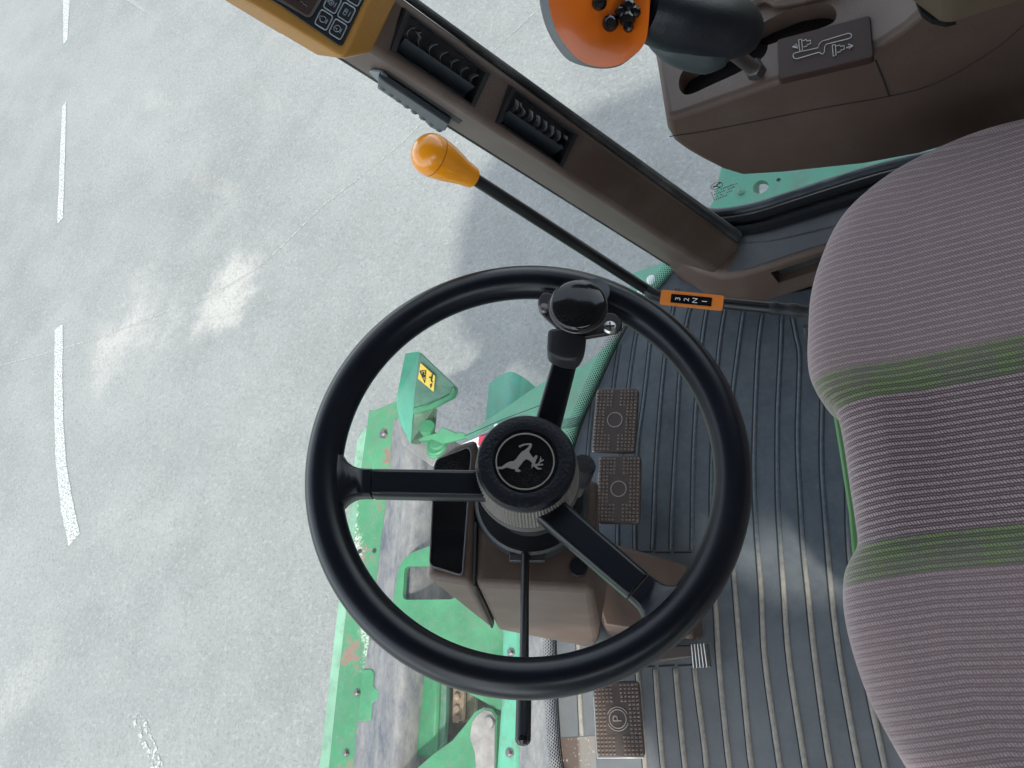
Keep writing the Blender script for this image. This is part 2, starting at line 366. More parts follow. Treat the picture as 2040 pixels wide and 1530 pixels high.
def glass_ring(z, inset=0):
    out = []
    for i, p in enumerate(front_all):
        n = Vector((-(front_all[min(i + 1, len(front_all) - 1)] - front_all[max(i - 1, 0)]).y, (front_all[min(i + 1, len(front_all) - 1)] - front_all[max(i - 1, 0)]).x, 0)).normalized()
        if n.x > .2: n = -n
        out.append(p + Vector((-.27 * z, .05 * z * (1 if p.y > 0 else -1) * min(1, abs(p.y) / .5), z)) + Vector((.006, 0, 0)) * inset)
    return out
bm = NB(); add_loft(bm, [glass_ring(z) for z in (-.04, .35, .8, 1.3, 1.72)], closed=False)
ob('windscreen', bm, glass, cab, smooth=60)
# dotted black border baked on the foot of the windscreen
def frit_mat():
    m, g = raw('dotted_border', .5); uv = g.tc.outputs['UV']; o = g.xyz(uv)
    row = g.math('FLOOR', o[1]); fx = g.math('FRACT', g.math('ADD', o[0], g.math('MULTIPLY', row, .5))); fy = g.math('FRACT', o[1])
    dx = g.math('SUBTRACT', fx, .5); dy = g.math('SUBTRACT', fy, .5); d = g.math('SQRT', g.math('ADD', g.math('MULTIPLY', dx, dx), g.math('MULTIPLY', dy, dy)))
    rad = g.mapr(row, 0, 8, .62, .20)
    a = g.math('LESS_THAN', d, rad); g.set(g.b.inputs['Base Color'], (.008, .008, .009)); t = g.n.new('ShaderNodeBsdfTransparent'); mx = g.n.new('ShaderNodeMixShader')
    g.l.new(a, mx.inputs[0]); g.l.new(t.outputs[0], mx.inputs[1]); g.l.new(g.b.outputs[0], mx.inputs[2]); g.l.new(mx.outputs[0], g.n['Material Output'].inputs[0]); return m
bm = NB(); uvl = bm.loops.layers.uv.new('UVMap'); r0 = glass_ring(-.004, 1); r1 = glass_ring(.036, 1); dist = 0; pv = None
for i in range(len(r0)):
    if i: dist += (r0[i] - r0[i - 1]).length
    v = (bm.verts.new(r0[i]), bm.verts.new(r1[i]), dist)
    if pv:
        f = bm.faces.new((pv[0], v[0], v[1], pv[1])); S = 1 / .0054
        for lp, uvv in zip(f.loops, ((pv[2] * S, 0), (v[2] * S, 0), (v[2] * S, 9), (pv[2] * S, 9))): lp[uvl].uv = uvv
    pv = v
ob('dotted_border', bm, frit_mat(), cab, smooth=0)
# side glass, right and left, over the sill
for s, nm in ((1, 'side_window'), (-1, 'side_window')):
    bm = NB(); y = .70 * s
    add_poly(bm, [Vector((-.05, .63 * s, .08)), Vector((1.15, y + .03 * s, .08)), Vector((1.15, y + .06 * s, 1.72)), Vector((-.46, .76 * s, 1.72))])
    ob(nm, bm, glass, cab, smooth=0)
roofm = M('roof_lining', (.11, .10, .09), .9, grain=.3)
bm = NB(); top = glass_ring(1.72); add_prism(bm, [p + Vector((-.12, 0, .004)) for p in top] + [Vector((.1, -.95, 1.724)), Vector((1.25, -.95, 1.724)), Vector((1.25, .86, 1.724))], (0, 0, .14))
bmesh.ops.triangulate(bm, faces=[f for f in bm.faces if len(f.verts) > 4]); ob('roof', bm, roofm, cab, smooth=0)
bm = NB(); add_box(bm, (1.20, 0, .85), (.03, 0, 0), (0, .80, 0), (0, 0, .86)); ob('rear_wall', bm, roofm, cab, smooth=0)
# sill trim along the right wall
TZ = .12
ledge = [PZ(x, y, TZ) for x, y in [(1335, 508), (1385, 537), (1437, 552), (1480, 545), (1530, 530), (1620, 500), (1760, 462)]]
bm = NB(); sealpx = [(1372, 392), (1392, 414), (1428, 422), (1500, 411), (1580, 386), (1660, 360), (1760, 330), (1900, 298)]
outer = [Vector((1.1, ledge[-1].y, TZ))] + [Vector((1.1, PZ(1900, 298, TZ).y, TZ))] + [PZ(x, y, TZ) for x, y in sealpx[::-1]] + [Vector((-.03, .60, TZ))]
add_prism(bm, ledge + outer, (0, 0, -TZ - .012)); sill = ob('sill_trim', bm, brown2, cab, bevel=.014, segs=4)
cov = [PZ(x, y, TZ + .0022) for x, y in [(1474, 486), (1462, 520), (1448, 540), (1480, 537), (1530, 521), (1620, 491), (1760, 453), (1900, 415)]]; lc = cov + [PZ(x, y + 14, TZ + .0022) for x, y in sealpx[::-1]]
bm = NB(); add_prism(bm, lc, (0, 0, -.004)); bmesh.ops.triangulate(bm, faces=[f for f in bm.faces if len(f.verts) > 4]); ob('ledge_sky_tint', bm, M('ledge_sky_slate', (.060, .064, .070), .5, grain=.4, gscale=700, dust=.12), cab, smooth=0)  # added thin sheet; its slate colour paints sky reflection on the ledge top
slot = [PZ(x, y, .10) for x, y in [(1530, 540), (1620, 512), (1700, 490)]]
n_in = Vector((-.05, -1, 0))
bm = NB(); a, b = PZ(1535, 541, .095), PZ(1700, 490, .095); add_prism(bm, [a + Vector((0, .03, 0)), b + Vector((0, .03, 0)), b + Vector((0, .03, -.045)), a + Vector((.005, .03, -.045))], (0, -.09, 0)); cut(sill, bm)
bm = NB(); add_prism(bm, [a + Vector((.004, .012, -.003)), b + Vector((0, .012, -.003)), b + Vector((0, .012, -.042)), a + Vector((.012, .012, -.042))], (0, .012, 0)); ob('sill_vent', bm, rubber, cab, bevel=.002)
bm = NB(); seamp = [PZ(x, y, TZ + .0026) for x, y in [(1480, 484), (1540, 478), (1600, 465), (1700, 440)]]; add_tube(bm, smoothline(seamp, 5), .0011, 6); ob('sill_seam', bm, rubber, cab)
# rubber window seal
bm = NB(); sp = [PZ(x, y, z) for x, y, z in [(1372, 398, .14), (1392, 416, .135), (1428, 424, .135), (1500, 413, .135), (1580, 388, .135), (1660, 362, .135), (1760, 332, .135), (1900, 300, .135)]]
add_tube(bm, smoothline(sp, 6), .0085, 12)
ob('window_seal', bm, M('seal_slate', (.035, .045, .055), .45, grain=.2), cab); bm = NB()
sp2 = [p + Vector((0, -.018, -.006)) for p in sp[1:]]; add_tube(bm, smoothline(sp2, 6), .007, 10)
sp3 = [p + Vector((.01, -.038, -.012)) for p in sp[1:]]; add_tube(bm, smoothline(sp3, 6), .010, 10)
ob('seal_channel', bm, M('matt_black', (.006, .007, .009), .75, spec=.2), cab)
# left door frame and door sill so that light falls in as through a door
bm = NB(); add_box(bm, (.55, -.72, .03), (.60, 0, 0), (0, .03, 0), (0, 0, .07)); add_tube(bm, [(-.02, -.64, 0), (-.25, -.68, .9), (-.46, -.74, 1.72)], .03, 10); add_tube(bm, [(1.15, -.74, 0), (1.15, -.78, 1.72)], .04, 10)
ob('door_frame', bm, brown, cab)
bm = NB(); add_prism(bm, [Vector((.07, -.735, .50)), Vector((1.12, -.735, .50)), Vector((1.12, -.735, 1.10)), Vector((.60, -.735, 1.20)), Vector((.40, -.735, 1.17)), Vector((.35, -.735, 1.30)), Vector((.31, -.735, 1.50)), Vector((.17, -.735, 1.50)), Vector((.15, -.735, 1.20)), Vector((.06, -.735, 1.17))], (0, -.03, 0)); ob('shade_panel', bm, M('shade_panel_pale', (.42, .40, .37), .8), cab, bevel=.01)  # added out-of-view panel, its notched outline shaped to shade floor and column foot
# etched maker's mark on the glass
bm = NB(); go = PY(1432, 374, .668); ex = (PY(1490, 386, .668) - PY(1412, 404, .668)).normalized(); exx = Vector((1, 0, 0)); ezz = Vector((0, 0, 1))
ymark = .655
def onmark(x, y): return PY(x, y, ymark)
c0 = onmark(1428, 370)
ring = [onmark(1428 + 11.5 * math.cos(t), 370 - 6.5 * math.sin(t) - 3 * math.cos(t)) for t in [k * math.pi / 14 for k in range(28)]]
add_tube(bm, ring + ring[:2], .0006, 5)
add_tube(bm, [onmark(1420, 373), onmark(1426, 371), onmark(1431, 366), onmark(1436, 364)], .0013, 5); add_tube(bm, [onmark(1426, 371), onmark(1434, 373)], .0009, 5)
for r_ in range(4):
    nseg = 14 - 2 * r_
    for k in range(nseg):
        x = 1417 + r_ * 2 + k * 3.9; y = 385 + r_ * 4.6 - k * 1.45
        h = random.uniform(1.6, 2.6)
        if random.random() < .88: add_tube(bm, [onmark(x, y), onmark(x + random.choice((-.8, 0, .8)), y - h)], .00065, 4); add_tube(bm, [onmark(x, y - h * random.random()), onmark(x + 1.8, y - .5)], .0005, 4)
ob('etched_mark', bm, blackp, cab, smooth=0)

# ------------------------------------------------------------------ floor mat with raised ribs
matm, g = raw('mat_rubber', .42)
n1 = g.noise(7, 6, .7); n2 = g.noise(60, 6, .75); n3 = g.noise(420, 3, .7); o = g.xyz()
c = g.mix(g.mapr(n1, .35, .68), (.044, .058, .074), (.098, .112, .126))
c = g.mix(g.mapr(n2, .5, .75, 0, .35), c, (.13, .15, .17))
c = g.mix(g.mapr(n3, .62, .74, 0, .35), c, (.30, .30, .29))
lit_dust = g.mapr(o[1], .16, -.30, 0, .42, True); c = g.mix(lit_dust, c, (.215, .21, .20))  # dust plus a sunlit tone painted into the colour towards the door
g.set(g.b.inputs['Base Color'], c); g.set(g.b.inputs['Roughness'], g.mapr(n1, .3, .7, .32, .55)); g.bump(n3, .25, .0006)
ribm, g = raw('rib_rubber', .5); n2 = g.noise(90, 5, .75); o = g.xyz()
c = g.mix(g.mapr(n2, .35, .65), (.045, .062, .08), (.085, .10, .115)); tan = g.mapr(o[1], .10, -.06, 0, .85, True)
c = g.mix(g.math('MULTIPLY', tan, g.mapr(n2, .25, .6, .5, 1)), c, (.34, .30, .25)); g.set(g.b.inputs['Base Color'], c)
mat_px = [(1345, 540), (1295, 600), (1247, 662), (1197, 764), (1147, 884), (1119, 1012), (1109, 1140), (1109, 1270), (1114, 1420), (1122, 1530), (1130, 1640)]
mp = smoothline([PZ(x, y, 0) for x, y in mat_px], 5)
outl = mp + [Vector((-.20, -.56, 0)), Vector((.9, -.62, 0)), Vector((.9, .49, 0)), Vector((.2, .50, 0)), Vector((.06, .52, 0))]
mt = thing('floor_mat', (.2, 0, 0), 'dark blue-grey rubber floor mat with long raised ribs, dusty near the door, where a sunlit tone is painted in', 'floor mat')
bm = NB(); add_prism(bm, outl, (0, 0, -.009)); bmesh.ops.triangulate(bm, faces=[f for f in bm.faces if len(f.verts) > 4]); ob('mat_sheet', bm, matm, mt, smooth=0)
ribs = [[(1235, 686), (1229, 725), (1223, 771), (1219, 830)], [(1270, 658), (1265, 683), (1253, 770), (1240, 900), (1232, 1040), (1232, 1094)], [(1297, 668), (1294, 700), (1284, 790), (1271, 891), (1266, 1010), (1266, 1100)],
    [(1351, 575), (1341, 622), (1326, 707), (1310, 889), (1303, 1045), (1301, 1096)], [(1378, 608), (1368, 648), (1356, 740), (1347, 889), (1340, 1020), (1338, 1096)],
    [(1411, 605), (1400, 676), (1389, 790), (1382, 927), (1380, 1096)], [(1447, 608), (1433, 700), (1421, 872), (1418, 1037), (1421, 1140), (1426, 1210), (1432, 1312), (1448, 1480), (1458, 1560)],
    [(1483, 615), (1471, 700), (1460, 800), (1457, 950), (1460, 1100), (1471, 1252), (1492, 1480), (1502, 1560)], [(1520, 625), (1511, 700), (1505, 834), (1503, 950), (1508, 1060), (1517, 1181), (1524, 1312), (1547, 1480), (1559, 1560)],
    [(1559, 626), (1556, 700), (1550, 830), (1550, 982), (1555, 1080), (1562, 1181), (1572, 1312), (1597, 1480), (1610, 1560)], [(1579, 628), (1587, 669), (1594, 716), (1590, 872), (1596, 1009), (1601, 1094), (1610, 1181), (1624, 1312), (1647, 1480), (1661, 1560)],
    [(1640, 700), (1639, 803), (1638, 927), (1646, 1050), (1657, 1181), (1673, 1312), (1702, 1480), (1718, 1560)], [(1690, 800), (1690, 1050), (1702, 1181), (1722, 1330), (1764, 1530), (1775, 1590)],
    [(1268, 1300), (1272, 1350), (1282, 1480), (1288, 1560)], [(1306, 1333), (1309, 1380), (1317, 1480), (1325, 1560)], [(1346, 1331), (1350, 1380), (1360, 1480), (1369, 1560)], [(1384, 1331), (1391, 1390), (1403, 1480), (1411, 1560)],
    [(1152, 1262), (1154, 1350), (1159, 1466)], [(1188, 1290), (1190, 1350), (1195, 1466)], [(1182, 800), (1174, 880), (1168, 960), (1164, 1040)]]
for rb in ribs:                                   # the long ribs run on to the door sill
    if rb[-1][1] >= 1530:
        (x0, y0), (x1, y1) = rb[-2], rb[-1]; rb.append((x1 + (x1 - x0) / (y1 - y0) * 320, y1 + 320))
bm = NB()
for rb in ribs:
    P = smoothline([PZ(x, y, 0) for x, y in rb], 6)
    rings = []
    for i, p in enumerate(P):
        t = (P[min(i + 1, len(P) - 1)] - P[max(i - 1, 0)]).normalized(); s = Vector((-t.y, t.x, 0))
        tt = min(1, max(0, (.14 - p.y) / .3)); hw = .0034 + .0009 * tt; e = min(1, min(i, len(P) - 1 - i) / 2 + .3) * (.45 + .4 * tt)
        rings.append([p + s * hw + Vector((0, 0, .0005)), p + s * hw * .75 + Vector((0, 0, .0032 * e)), p + s * hw * .2 + Vector((0, 0, .0046 * e)), p - s * hw * .2 + Vector((0, 0, .0046 * e)), p - s * hw * .75 + Vector((0, 0, .0032 * e)), p - s * hw + Vector((0, 0, .0005))])
    add_loft(bm, rings)
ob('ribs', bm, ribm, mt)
gm = M('groove_dark', (.012, .014, .016), .7)  # near-black, for the flat strips beside the ribs and other dark lines
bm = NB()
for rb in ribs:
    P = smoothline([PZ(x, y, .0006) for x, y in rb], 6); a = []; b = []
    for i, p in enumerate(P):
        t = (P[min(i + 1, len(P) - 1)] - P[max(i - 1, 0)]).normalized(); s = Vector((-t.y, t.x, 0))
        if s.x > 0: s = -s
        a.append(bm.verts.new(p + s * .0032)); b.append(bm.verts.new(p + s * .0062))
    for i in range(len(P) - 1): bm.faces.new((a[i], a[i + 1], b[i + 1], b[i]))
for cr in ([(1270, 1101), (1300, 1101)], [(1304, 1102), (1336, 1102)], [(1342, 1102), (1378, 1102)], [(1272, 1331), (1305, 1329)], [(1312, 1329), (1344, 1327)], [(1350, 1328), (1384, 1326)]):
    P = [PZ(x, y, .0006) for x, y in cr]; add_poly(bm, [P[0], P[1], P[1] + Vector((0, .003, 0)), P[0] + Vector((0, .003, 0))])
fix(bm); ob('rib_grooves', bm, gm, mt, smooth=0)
# bare corner of the floor beyond the mat, with paint worn off
bm = NB(); P = [PZ(x, y, .0008) for x, y in [(1114, 1470), (1186, 1466), (1190, 1560), (1125, 1560)]]; add_poly(bm, P); fix(bm)
wm, g = raw('worn_floor', .5); n1 = g.noise(14, 5, .7); n2 = g.noise(150, 4, .7); ox = g.xyz()
c = g.mix(g.mapr(n1, .45, .55), (.21, .185, .16), (.20, .205, .215)); c = g.mix(g.mapr(ox[0], -.472, -.478), c, (.10, .07, .055)); c = g.mix(g.mapr(n2, .6, .7, 0, .7), c, (.6, .6, .58)); g.set(g.b.inputs['Base Color'], c)
ob('worn_patch', bm, wm, mt, smooth=0)

# ------------------------------------------------------------------ corner post with air vents
post = thing('corner_post', PZ(1437, 552, .10), 'long brown plastic corner post with two black air vents, leaning forward beside the windscreen', 'dashboard post')
def P3(line, t): return line[0].lerp(line[1], t)
L1 = (PZ(1437, 552, .10), PZ(738, 101, .80)); L2 = (PZ(1473, 483, .13), PZ(805, 0, .80)); L0 = (PZ(1346, 535, .05), PZ(683, 117, .76))
ext = 1.35; lo_ = -.04
bm = NB(); nface = (L1[1] - L1[0]).cross(L2[0] - L1[0]).normalized()
if nface.dot(CAM - L1[0]) < 0: nface = -nface
back = -nface * .07
rings = []
for t in (lo_, 0, .2, .4, .6, .8, 1, ext):
    a, b, c = P3(L0, t), P3(L1, t), P3(L2, t); rings.append([a, b, c, c + back, a + back * .5])
add_loft(bm, rings); pb = ob('post_body', bm, brown, post, bevel=.009, segs=4)
# vents: local frame on the post face
def vent(quad, nbl, bend):
    """quad: pixel corners (far-left, far-right, near-right, near-left) of the vent frame on the face"""
    Q = [PN(x, y, L1[0], nface) for x, y in quad]
    bmc = NB(); Qi = [q + nface * .02 for q in Q]; c = sum(Q, Vector()) / 4
    add_prism(bmc, Qi, -nface * .050); cut(pb, bmc)
    e1 = (Q[1] - Q[0]).normalized(); e2 = (Q[3] - Q[0]).normalized(); L = (Q[1] - Q[0]).length; H = (Q[3] - Q[0]).length
    fr = NB(); fo = [q + nface * .0025 for q in Q]; tt = .06
    fi = [q + (c - q).normalized() * .007 + nface * .0025 for q in Q]
    lo1 = [q - nface * .028 for q in fi]; add_loft(fr, [[q - nface * .01 for q in Q], fo, fi, lo1], cap=False)
    fr.faces.new([fr.verts.new(q) for q in lo1]); fix(fr)
    vf = ob('air_vent', fr, blackp, post, smooth=20)
    fl = NB()
    add_prism(fl, [Q[0].lerp(Q[3], .55) + e1 * L * .10 - nface * .003, Q[1].lerp(Q[2], .52) - e1 * L * .07 - nface * .003, Q[1].lerp(Q[2], .86) - e1 * L * .08 - nface * .018, Q[0].lerp(Q[3], .90) + e1 * L * .09 - nface * .018], -nface * .002 + e2 * .001)
    ob('vent_flap', fl, M('vent_grey', (.035, .042, .05), .35, grain=.2), vf, smooth=0)
    for k in range(nbl):
        t = .16 + .76 * k / (nbl - 1); base = Q[0].lerp(Q[1], t); b_ = NB(); seg = []
        for j in range(7):
            u = j / 6; sw = bend * math.sin(u * math.pi) * .006
            if k == 1 and j < 2: sw -= .008
            seg.append(base + e2 * H * (.20 + .36 * u) + e1 * sw - nface * (.006 + .006 * u))
        rr = [[s_ - nface * .012, s_ - nface * .012 + e1 * .001, s_ + e1 * .0006, s_] for s_ in seg]
        add_loft(b_, rr); ob('louvre', b_, M('louvre', (.22, .23, .25), .3) if k == 0 else bpy.data.materials['louvre'], vf, smooth=0)
    return vf
vent([(808, 18), (976, 146), (944, 214), (777, 101)], 7, -1)
vent([(1020, 172), (1150, 268), (1119, 333), (987, 244)], 8, 1)
# lower edge strip and rubber seals along the post
bm = NB(); add_tube(bm, [P3(L0, t) + back * .25 for t in (0, .3, .6, 1, ext)], .0042, 8); ob('edge_trim', bm, rubber, post)
bm = NB(); add_tube(bm, [P3(L2, t) + nface * -.012 + (L2[0] - L1[0]).normalized() * .006 for t in (-.0, .3, .6, 1, ext)], [.011, .009, .007, .005, .005], 10); ob('window_seal', bm, rubber, post)
# sliding grip on the side of the post
n2_ = (L0[1] - L0[0]).cross(L1[0] - L0[0]).normalized()
if n2_.dot(CAM - L0[0]) < 0: n2_ = -n2_
def on2(x, y, h=0): return PN(x, y, L0[0], n2_) + n2_ * h
bm = NB(); add_prism(bm, [on2(764, 140), on2(770, 138), on2(921, 240), on2(914, 246)], n2_ * .001); ob('slide_slot', bm, gm, post, smooth=0)
sg = NB(); top_ = [(760, 135), (775, 147), (900, 232), (893, 246)]; low_ = [(880, 247), (862, 238), (848, 222), (830, 205), (812, 197), (792, 183), (773, 170), (758, 160)]
add_prism(sg, [on2(x, y, .002) for x, y in top_ + low_], n2_ * .010); sgo = ob('slide_grip', sg, M('grip_grey', (.045, .055, .065), .45, grain=.2, dust=.1), post, bevel=.002)
sg = NB()
for k in range(8):
    t = k / 7; p = on2(768 + 112 * t, 160 + 84 * t, .006); add_lathe(sg, [(.0055, -.004), (.0055, .006), (.003, .008)], p, n2_, 12)
ob('grip_ridges', sg, bpy.data.materials['grip_grey'], sgo)
sg = NB(); add_prism(sg, [on2(738, 134, .001), on2(762, 136, .001), on2(774, 146, .001), on2(760, 158, .001)], n2_ * .006); ob('grip_end', sg, M('grip_pale', (.16, .19, .20), .4), sgo, bevel=.002)

# ------------------------------------------------------------------ mustard monitor on top of the post
mon = thing('monitor', PD(690, 60, .90), 'mustard yellow display unit with black keypad of outlined keys at the top of the post', 'monitor')
DF, DB = .845, .915
frontp = [(678, 115), (688, 111), (745, -12), (760, -70), (300, -340), (240, -150), (480, -3), (560, 43)]
backp = [(634, 112), (742, 104), (792, -4), (815, -70), (260, -400), (130, -190), (440, 0), (560, 70)]
bm = NB(); midp = [(684, 118), (740, 104), (791, -2), (814, -70), (265, -390), (140, -180), (446, -1), (562, 69)]
backp = [(x * .5 + 520 * .5, y * .5 - 60 * .5) for x, y in backp]
mid = [PD(x, y, .885) for x, y in [(632, 111), (686, 117), (740, 104), (791, -2), (814, -70), (265, -390), (140, -180), (446, -1), (562, 69)]]
fr_ = [PD(x, y, DF) for x, y in [(674, 112), (681, 115), (688, 110), (745, -12), (757, -70), (300, -360), (240, -150), (480, -3), (560, 43)]]
bk_ = [PD(x, y, 1.0) for x, y in [(652, 60), (700, 66), (735, 50), (768, -40), (780, -80), (300, -320), (240, -170), (470, -30), (570, 20)]]
add_loft(bm, [bk_, mid, fr_]); ob('case', bm, yellow, mon, bevel=.004, segs=3)
def MF(x, y, h=0): return PD(x, y, DF - h)
bm = NB(); add_prism(bm, [MF(x, y, .0005) for x, y in [(676, 92), (683, 90), (735, -20), (745, -70), (330, -330), (290, -200), (500, -25), (560, 12)]], -(MF(600, 0, 0) - MF(600, 0, .0015)) ); ob('keypad', bm, M('keypad_black', (.009, .010, .012), .35, dust=.04), mon, bevel=.0008)
def quadM(o_, a, b, h): return [MF(o_[0], o_[1], h), MF(o_[0] + a[0], o_[1] + a[1], h), MF(o_[0] + a[0] + b[0], o_[1] + a[1] + b[1], h), MF(o_[0] + b[0], o_[1] + b[1], h)]
da, db = (23.5, 14.8), (-14, 28.5)
keyline = M('key_outline', (.22, .25, .27), .4)
stepa, stepb = (28.2, 18.2), (17, -33.2)
keys = [(640.5, 18, 'engine'), (640.5 + 28.2, 18 + 18.4, 'clock'), (657.5, -15, 'gear'), (685.7, 3.2, 'oil'), (674.5, -48, ''), (702.7, -29.8, '')]
for kx, ky, ic in keys:
    q = roundpoly(quadM((kx, ky), da, db, .0022), .003, 4); kb = NB(); add_prism(kb, q, (MF(600, 0, 0) - MF(600, 0, .0010)) * -1)
    ko = ob('key', kb, bpy.data.materials['keypad_black'], mon, smooth=0)
    kl = NB(); q2 = roundpoly(quadM((kx, ky), da, db, .0034), .003, 4); add_tube(kl, q2 + q2[:1], .00075, 6, cap=False)
    cx, cy = kx + da[0] * .42 + db[0] * .5, ky + da[1] * .42 + db[1] * .5
    def I(u, v): return MF(cx + u * .85 + v * .5, cy + u * .5 - v * .85, .0034)
    if ic == 'clock':
        c_ = [I(6.5 * math.cos(t), 6.5 * math.sin(t)) for t in [k * math.pi / 10 for k in range(21)]]; add_tube(kl, c_, .0004, 5); add_tube(kl, [I(-4, 0), I(0, -.6), I(1, -4)], .0004, 5)
    elif ic == 'engine':
        c_ = [I(6.5 * math.cos(t), 6 * math.sin(t)) for t in [-2.5 + k * math.pi / 10 for k in range(17)]]; add_tube(kl, c_ + [I(-8, 4), I(-8.5, 1), I(-6, -1), c_[0]], .0004, 5)
    elif ic == 'gear':
        c_ = [I((4.6 + .9 * (k % 2)) * math.cos(t), (4.6 + .9 * (k % 2)) * math.sin(t)) for k, t in [(k, k * math.pi / 9) for k in range(19)]]; add_tube(kl, c_, .0004, 5)
        add_tube(kl, [I(1.7 * math.cos(t), 1.7 * math.sin(t)) for t in [k * math.pi / 5 for k in range(11)]], .0004, 5); add_tube(kl, [I(-7, 4), I(-8, 0), I(-7, -3)], .0005, 5)
    elif ic == 'oil':
        add_tube(kl, [I(3.5 * math.cos(t), -3 + 3.5 * math.sin(t)) for t in [k * math.pi / 8 for k in range(17)]], .0004, 5); add_tube(kl, [I(-3, -1), I(-3, 6), I(3, 6), I(3, 0)], .0004, 5); add_tube(kl, [I(-3, 3), I(3, 3)], .0004, 5)
    if ic:
        for k in range(5): add_tube(kl, [I(8.5, -5 + k * 2.1), I(9.6, -4 + k * 2.1)], .00055, 4)
    ob('key_print', kl, keyline, ko, smooth=0)
bm = NB(); qs = roundpoly([MF(x, y, .0024) for x, y in [(617, 38), (640, 0), (680, -70), (480, -170), (430, -70)]], .006, 5); add_prism(bm, qs, (MF(0, 0, 0) - MF(0, 0, .001)) * -1); so = ob('screen_bezel', bm, M('bezel', (.10, .085, .08), .4), mon, smooth=0)
bm = NB(); qs = roundpoly([MF(x, y, .0037) for x, y in [(614, 32), (632, 0), (672, -70), (490, -160), (442, -78)]], .005, 5); add_prism(bm, qs, (MF(0, 0, 0) - MF(0, 0, .001)) * -1); s1 = ob('screen', bm, screen_m, so, smooth=0)
dg_ = M('lcd_digit', (.012, .008, .008), .4)
bm = NB(); D = lambda x, y: MF(x, y, .0050)
add_tube(bm, [D(599, 2), D(604, 6), D(602, 10)], .0006, 5); add_tube(bm, [D(602, 8), D(608, 9), D(612, 13)], .0006, 5); add_tube(bm, [D(588, -10), D(596, -5), D(592, 2), D(584, -2), D(588, -10)], .0006, 5)
ob('digits', bm, dg_, so, smooth=0)

# ------------------------------------------------------------------ steering column
colm = thing('steering_column', (-.15, 0, 0), 'brown moulded steering column housing with a black gauge panel and round collar', 'steering column')
TS = -.160
A = PT(850, 1152, TS); S1 = PT(942, 1166, TS); S2 = PT(950, 905, TS); A2 = PT(868, 912, TS); A3 = PT(905, 886, TS); A4 = PT(950, 872, TS)
B = PZ(985, 1258, .27); Bm = Vector((B.x, .10, B.z))
bm = NB(); add_hull(bm, [A, S1, A2, A3, A4, B, Bm, B + Vector((.012, .02, .03)), Bm + Vector((.012, -.02, .03))]); ob('gauge_pod', bm, brown2, colm, bevel=.008, segs=4)
G = PT(1182, 1180, TS - .012); Ff = PZ(1197, 1248, .18); Cc = PZ(1192, 1287, .0); TR = PT(1192, 958, TS - .016)
S1b = PT(948, 1168, TS - .001); S2b = PT(956, 890, TS - .001)
bm = NB(); add_hull(bm, [S1b, S2b, G, TR, B + Vector((.005, .002, .0)), Bm + Vector((.005, -.002, 0)), Ff, Vector((Ff.x, .08, .18)), Cc, Vector((Cc.x, .07, 0)), Cc + Vector((-.03, 0, 0))])
ob('housing', bm, brown2, colm, bevel=.012, segs=4)
fr_l, fr_r = PZ(1377, 1272, .055), PZ(1371, 1124, .06); bm = NB(); add_hull(bm, [fr_l, fr_r, Vector((fr_l.x + .004, fr_l.y, -.003)), Vector((fr_r.x + .004, fr_r.y, -.003)), Ff + Vector((0, .001, -.01)), Vector((Ff.x - .05, .07, .16)), Vector((Ff.x - .06, Ff.y, -.003)), Vector((Ff.x - .08, .07, -.003)), PZ(1229, 1090, .06), PZ(1229, 1090, -.003)]); ob('housing_foot', bm, brown2, colm, bevel=.006)
bm = NB(); add_tube(bm, [PT(948, 1040, TS + .001), S1 + Vector((.003, -.001, .0015)), S1.lerp(B, .06) + Vector((.002, -.004, .0)), S1.lerp(B, .5) + Vector((.002, -.004, .0)), S1.lerp(B, .82) + Vector((.0005, -.0025, .0))], .0018, 6); ob('seam', bm, gm, colm)
# black gauge panel: two darkened windows in one frame
def paneled(px, h): return [PT(x, y, TS + h) for x, y in px]
pq = roundpoly(paneled([(866, 930), (872, 916), (934, 892), (940, 905), (922, 1148), (857, 1128)], .0), .006, 4)
bm = NB(); add_prism(bm, pq, AX * .0035); gp = ob('gauge_panel', bm, gloss, colm, bevel=.001)
bm = NB(); add_tube(bm, [p + AX * .0036 for p in pq] + [pq[0] + AX * .0036], .0009, 6, cap=False); ob('panel_bezel', bm, M('bezel_grey', (.14, .13, .14), .4), gp)
# collar under the wheel
bm = NB(); add_lathe(bm, [(.0650, -.168), (.0635, -.158), (.0620, -.150), (.0590, -.147), (.056, -.148), (.032, -.140), (.032, -.07)], W0, AX, 64); ob('collar', bm, M('collar_grey', (.030, .032, .036), .45, grain=.5), colm)
bm = NB(); add_lathe(bm, [(.0575, -.1485), (.0575, -.1455), (.03, -.142), (.028, -.06)], W0, AX, 64); ob('collar_disc', bm, blackp, colm)
bm = NB()
for sx in (-1, 1):
    bc = PT(1050 + 20 * sx, 1112, -.156); add_box(bm, bc, AU * .0085, AX * .006, AV * .004)
ob('collar_clip', bm, M('clip_grey', (.05, .05, .055), .4), colm, bevel=.001)
bm = NB(); pk = PT(1153, 1128, -.15); add_lathe(bm, [(.0001, .006), (.0095, .006), (.0105, .004), (.0105, -.02)], PT(1153, 1130, TS - .006), (.42, -.05, .9), 32); ob('plug', bm, blackp, colm)
ka = PT(1152, 958, -.115); kb_ = PT(1163, 926, -.085); kd = (kb_ - ka).normalized()
bm = NB(); add_lathe(bm, [(.0095, -.02), (.0095, .004), (.011, .006)], ka, kd, 24); ob('knob_collar', bm, steeld, colm)
bm = NB(); add_lathe(bm, [(.0115, .002), (.0128, .006), (.0132, .030), (.0115, .034), (.0001, .0345)], ka, kd, 32); kn = ob('tilt_knob', bm, blackt, colm)
bm = NB(); add_tube(bm, [PT(1110, 980, -.12), ka], .005, 10); ob('knob_stem', bm, steeld, colm)

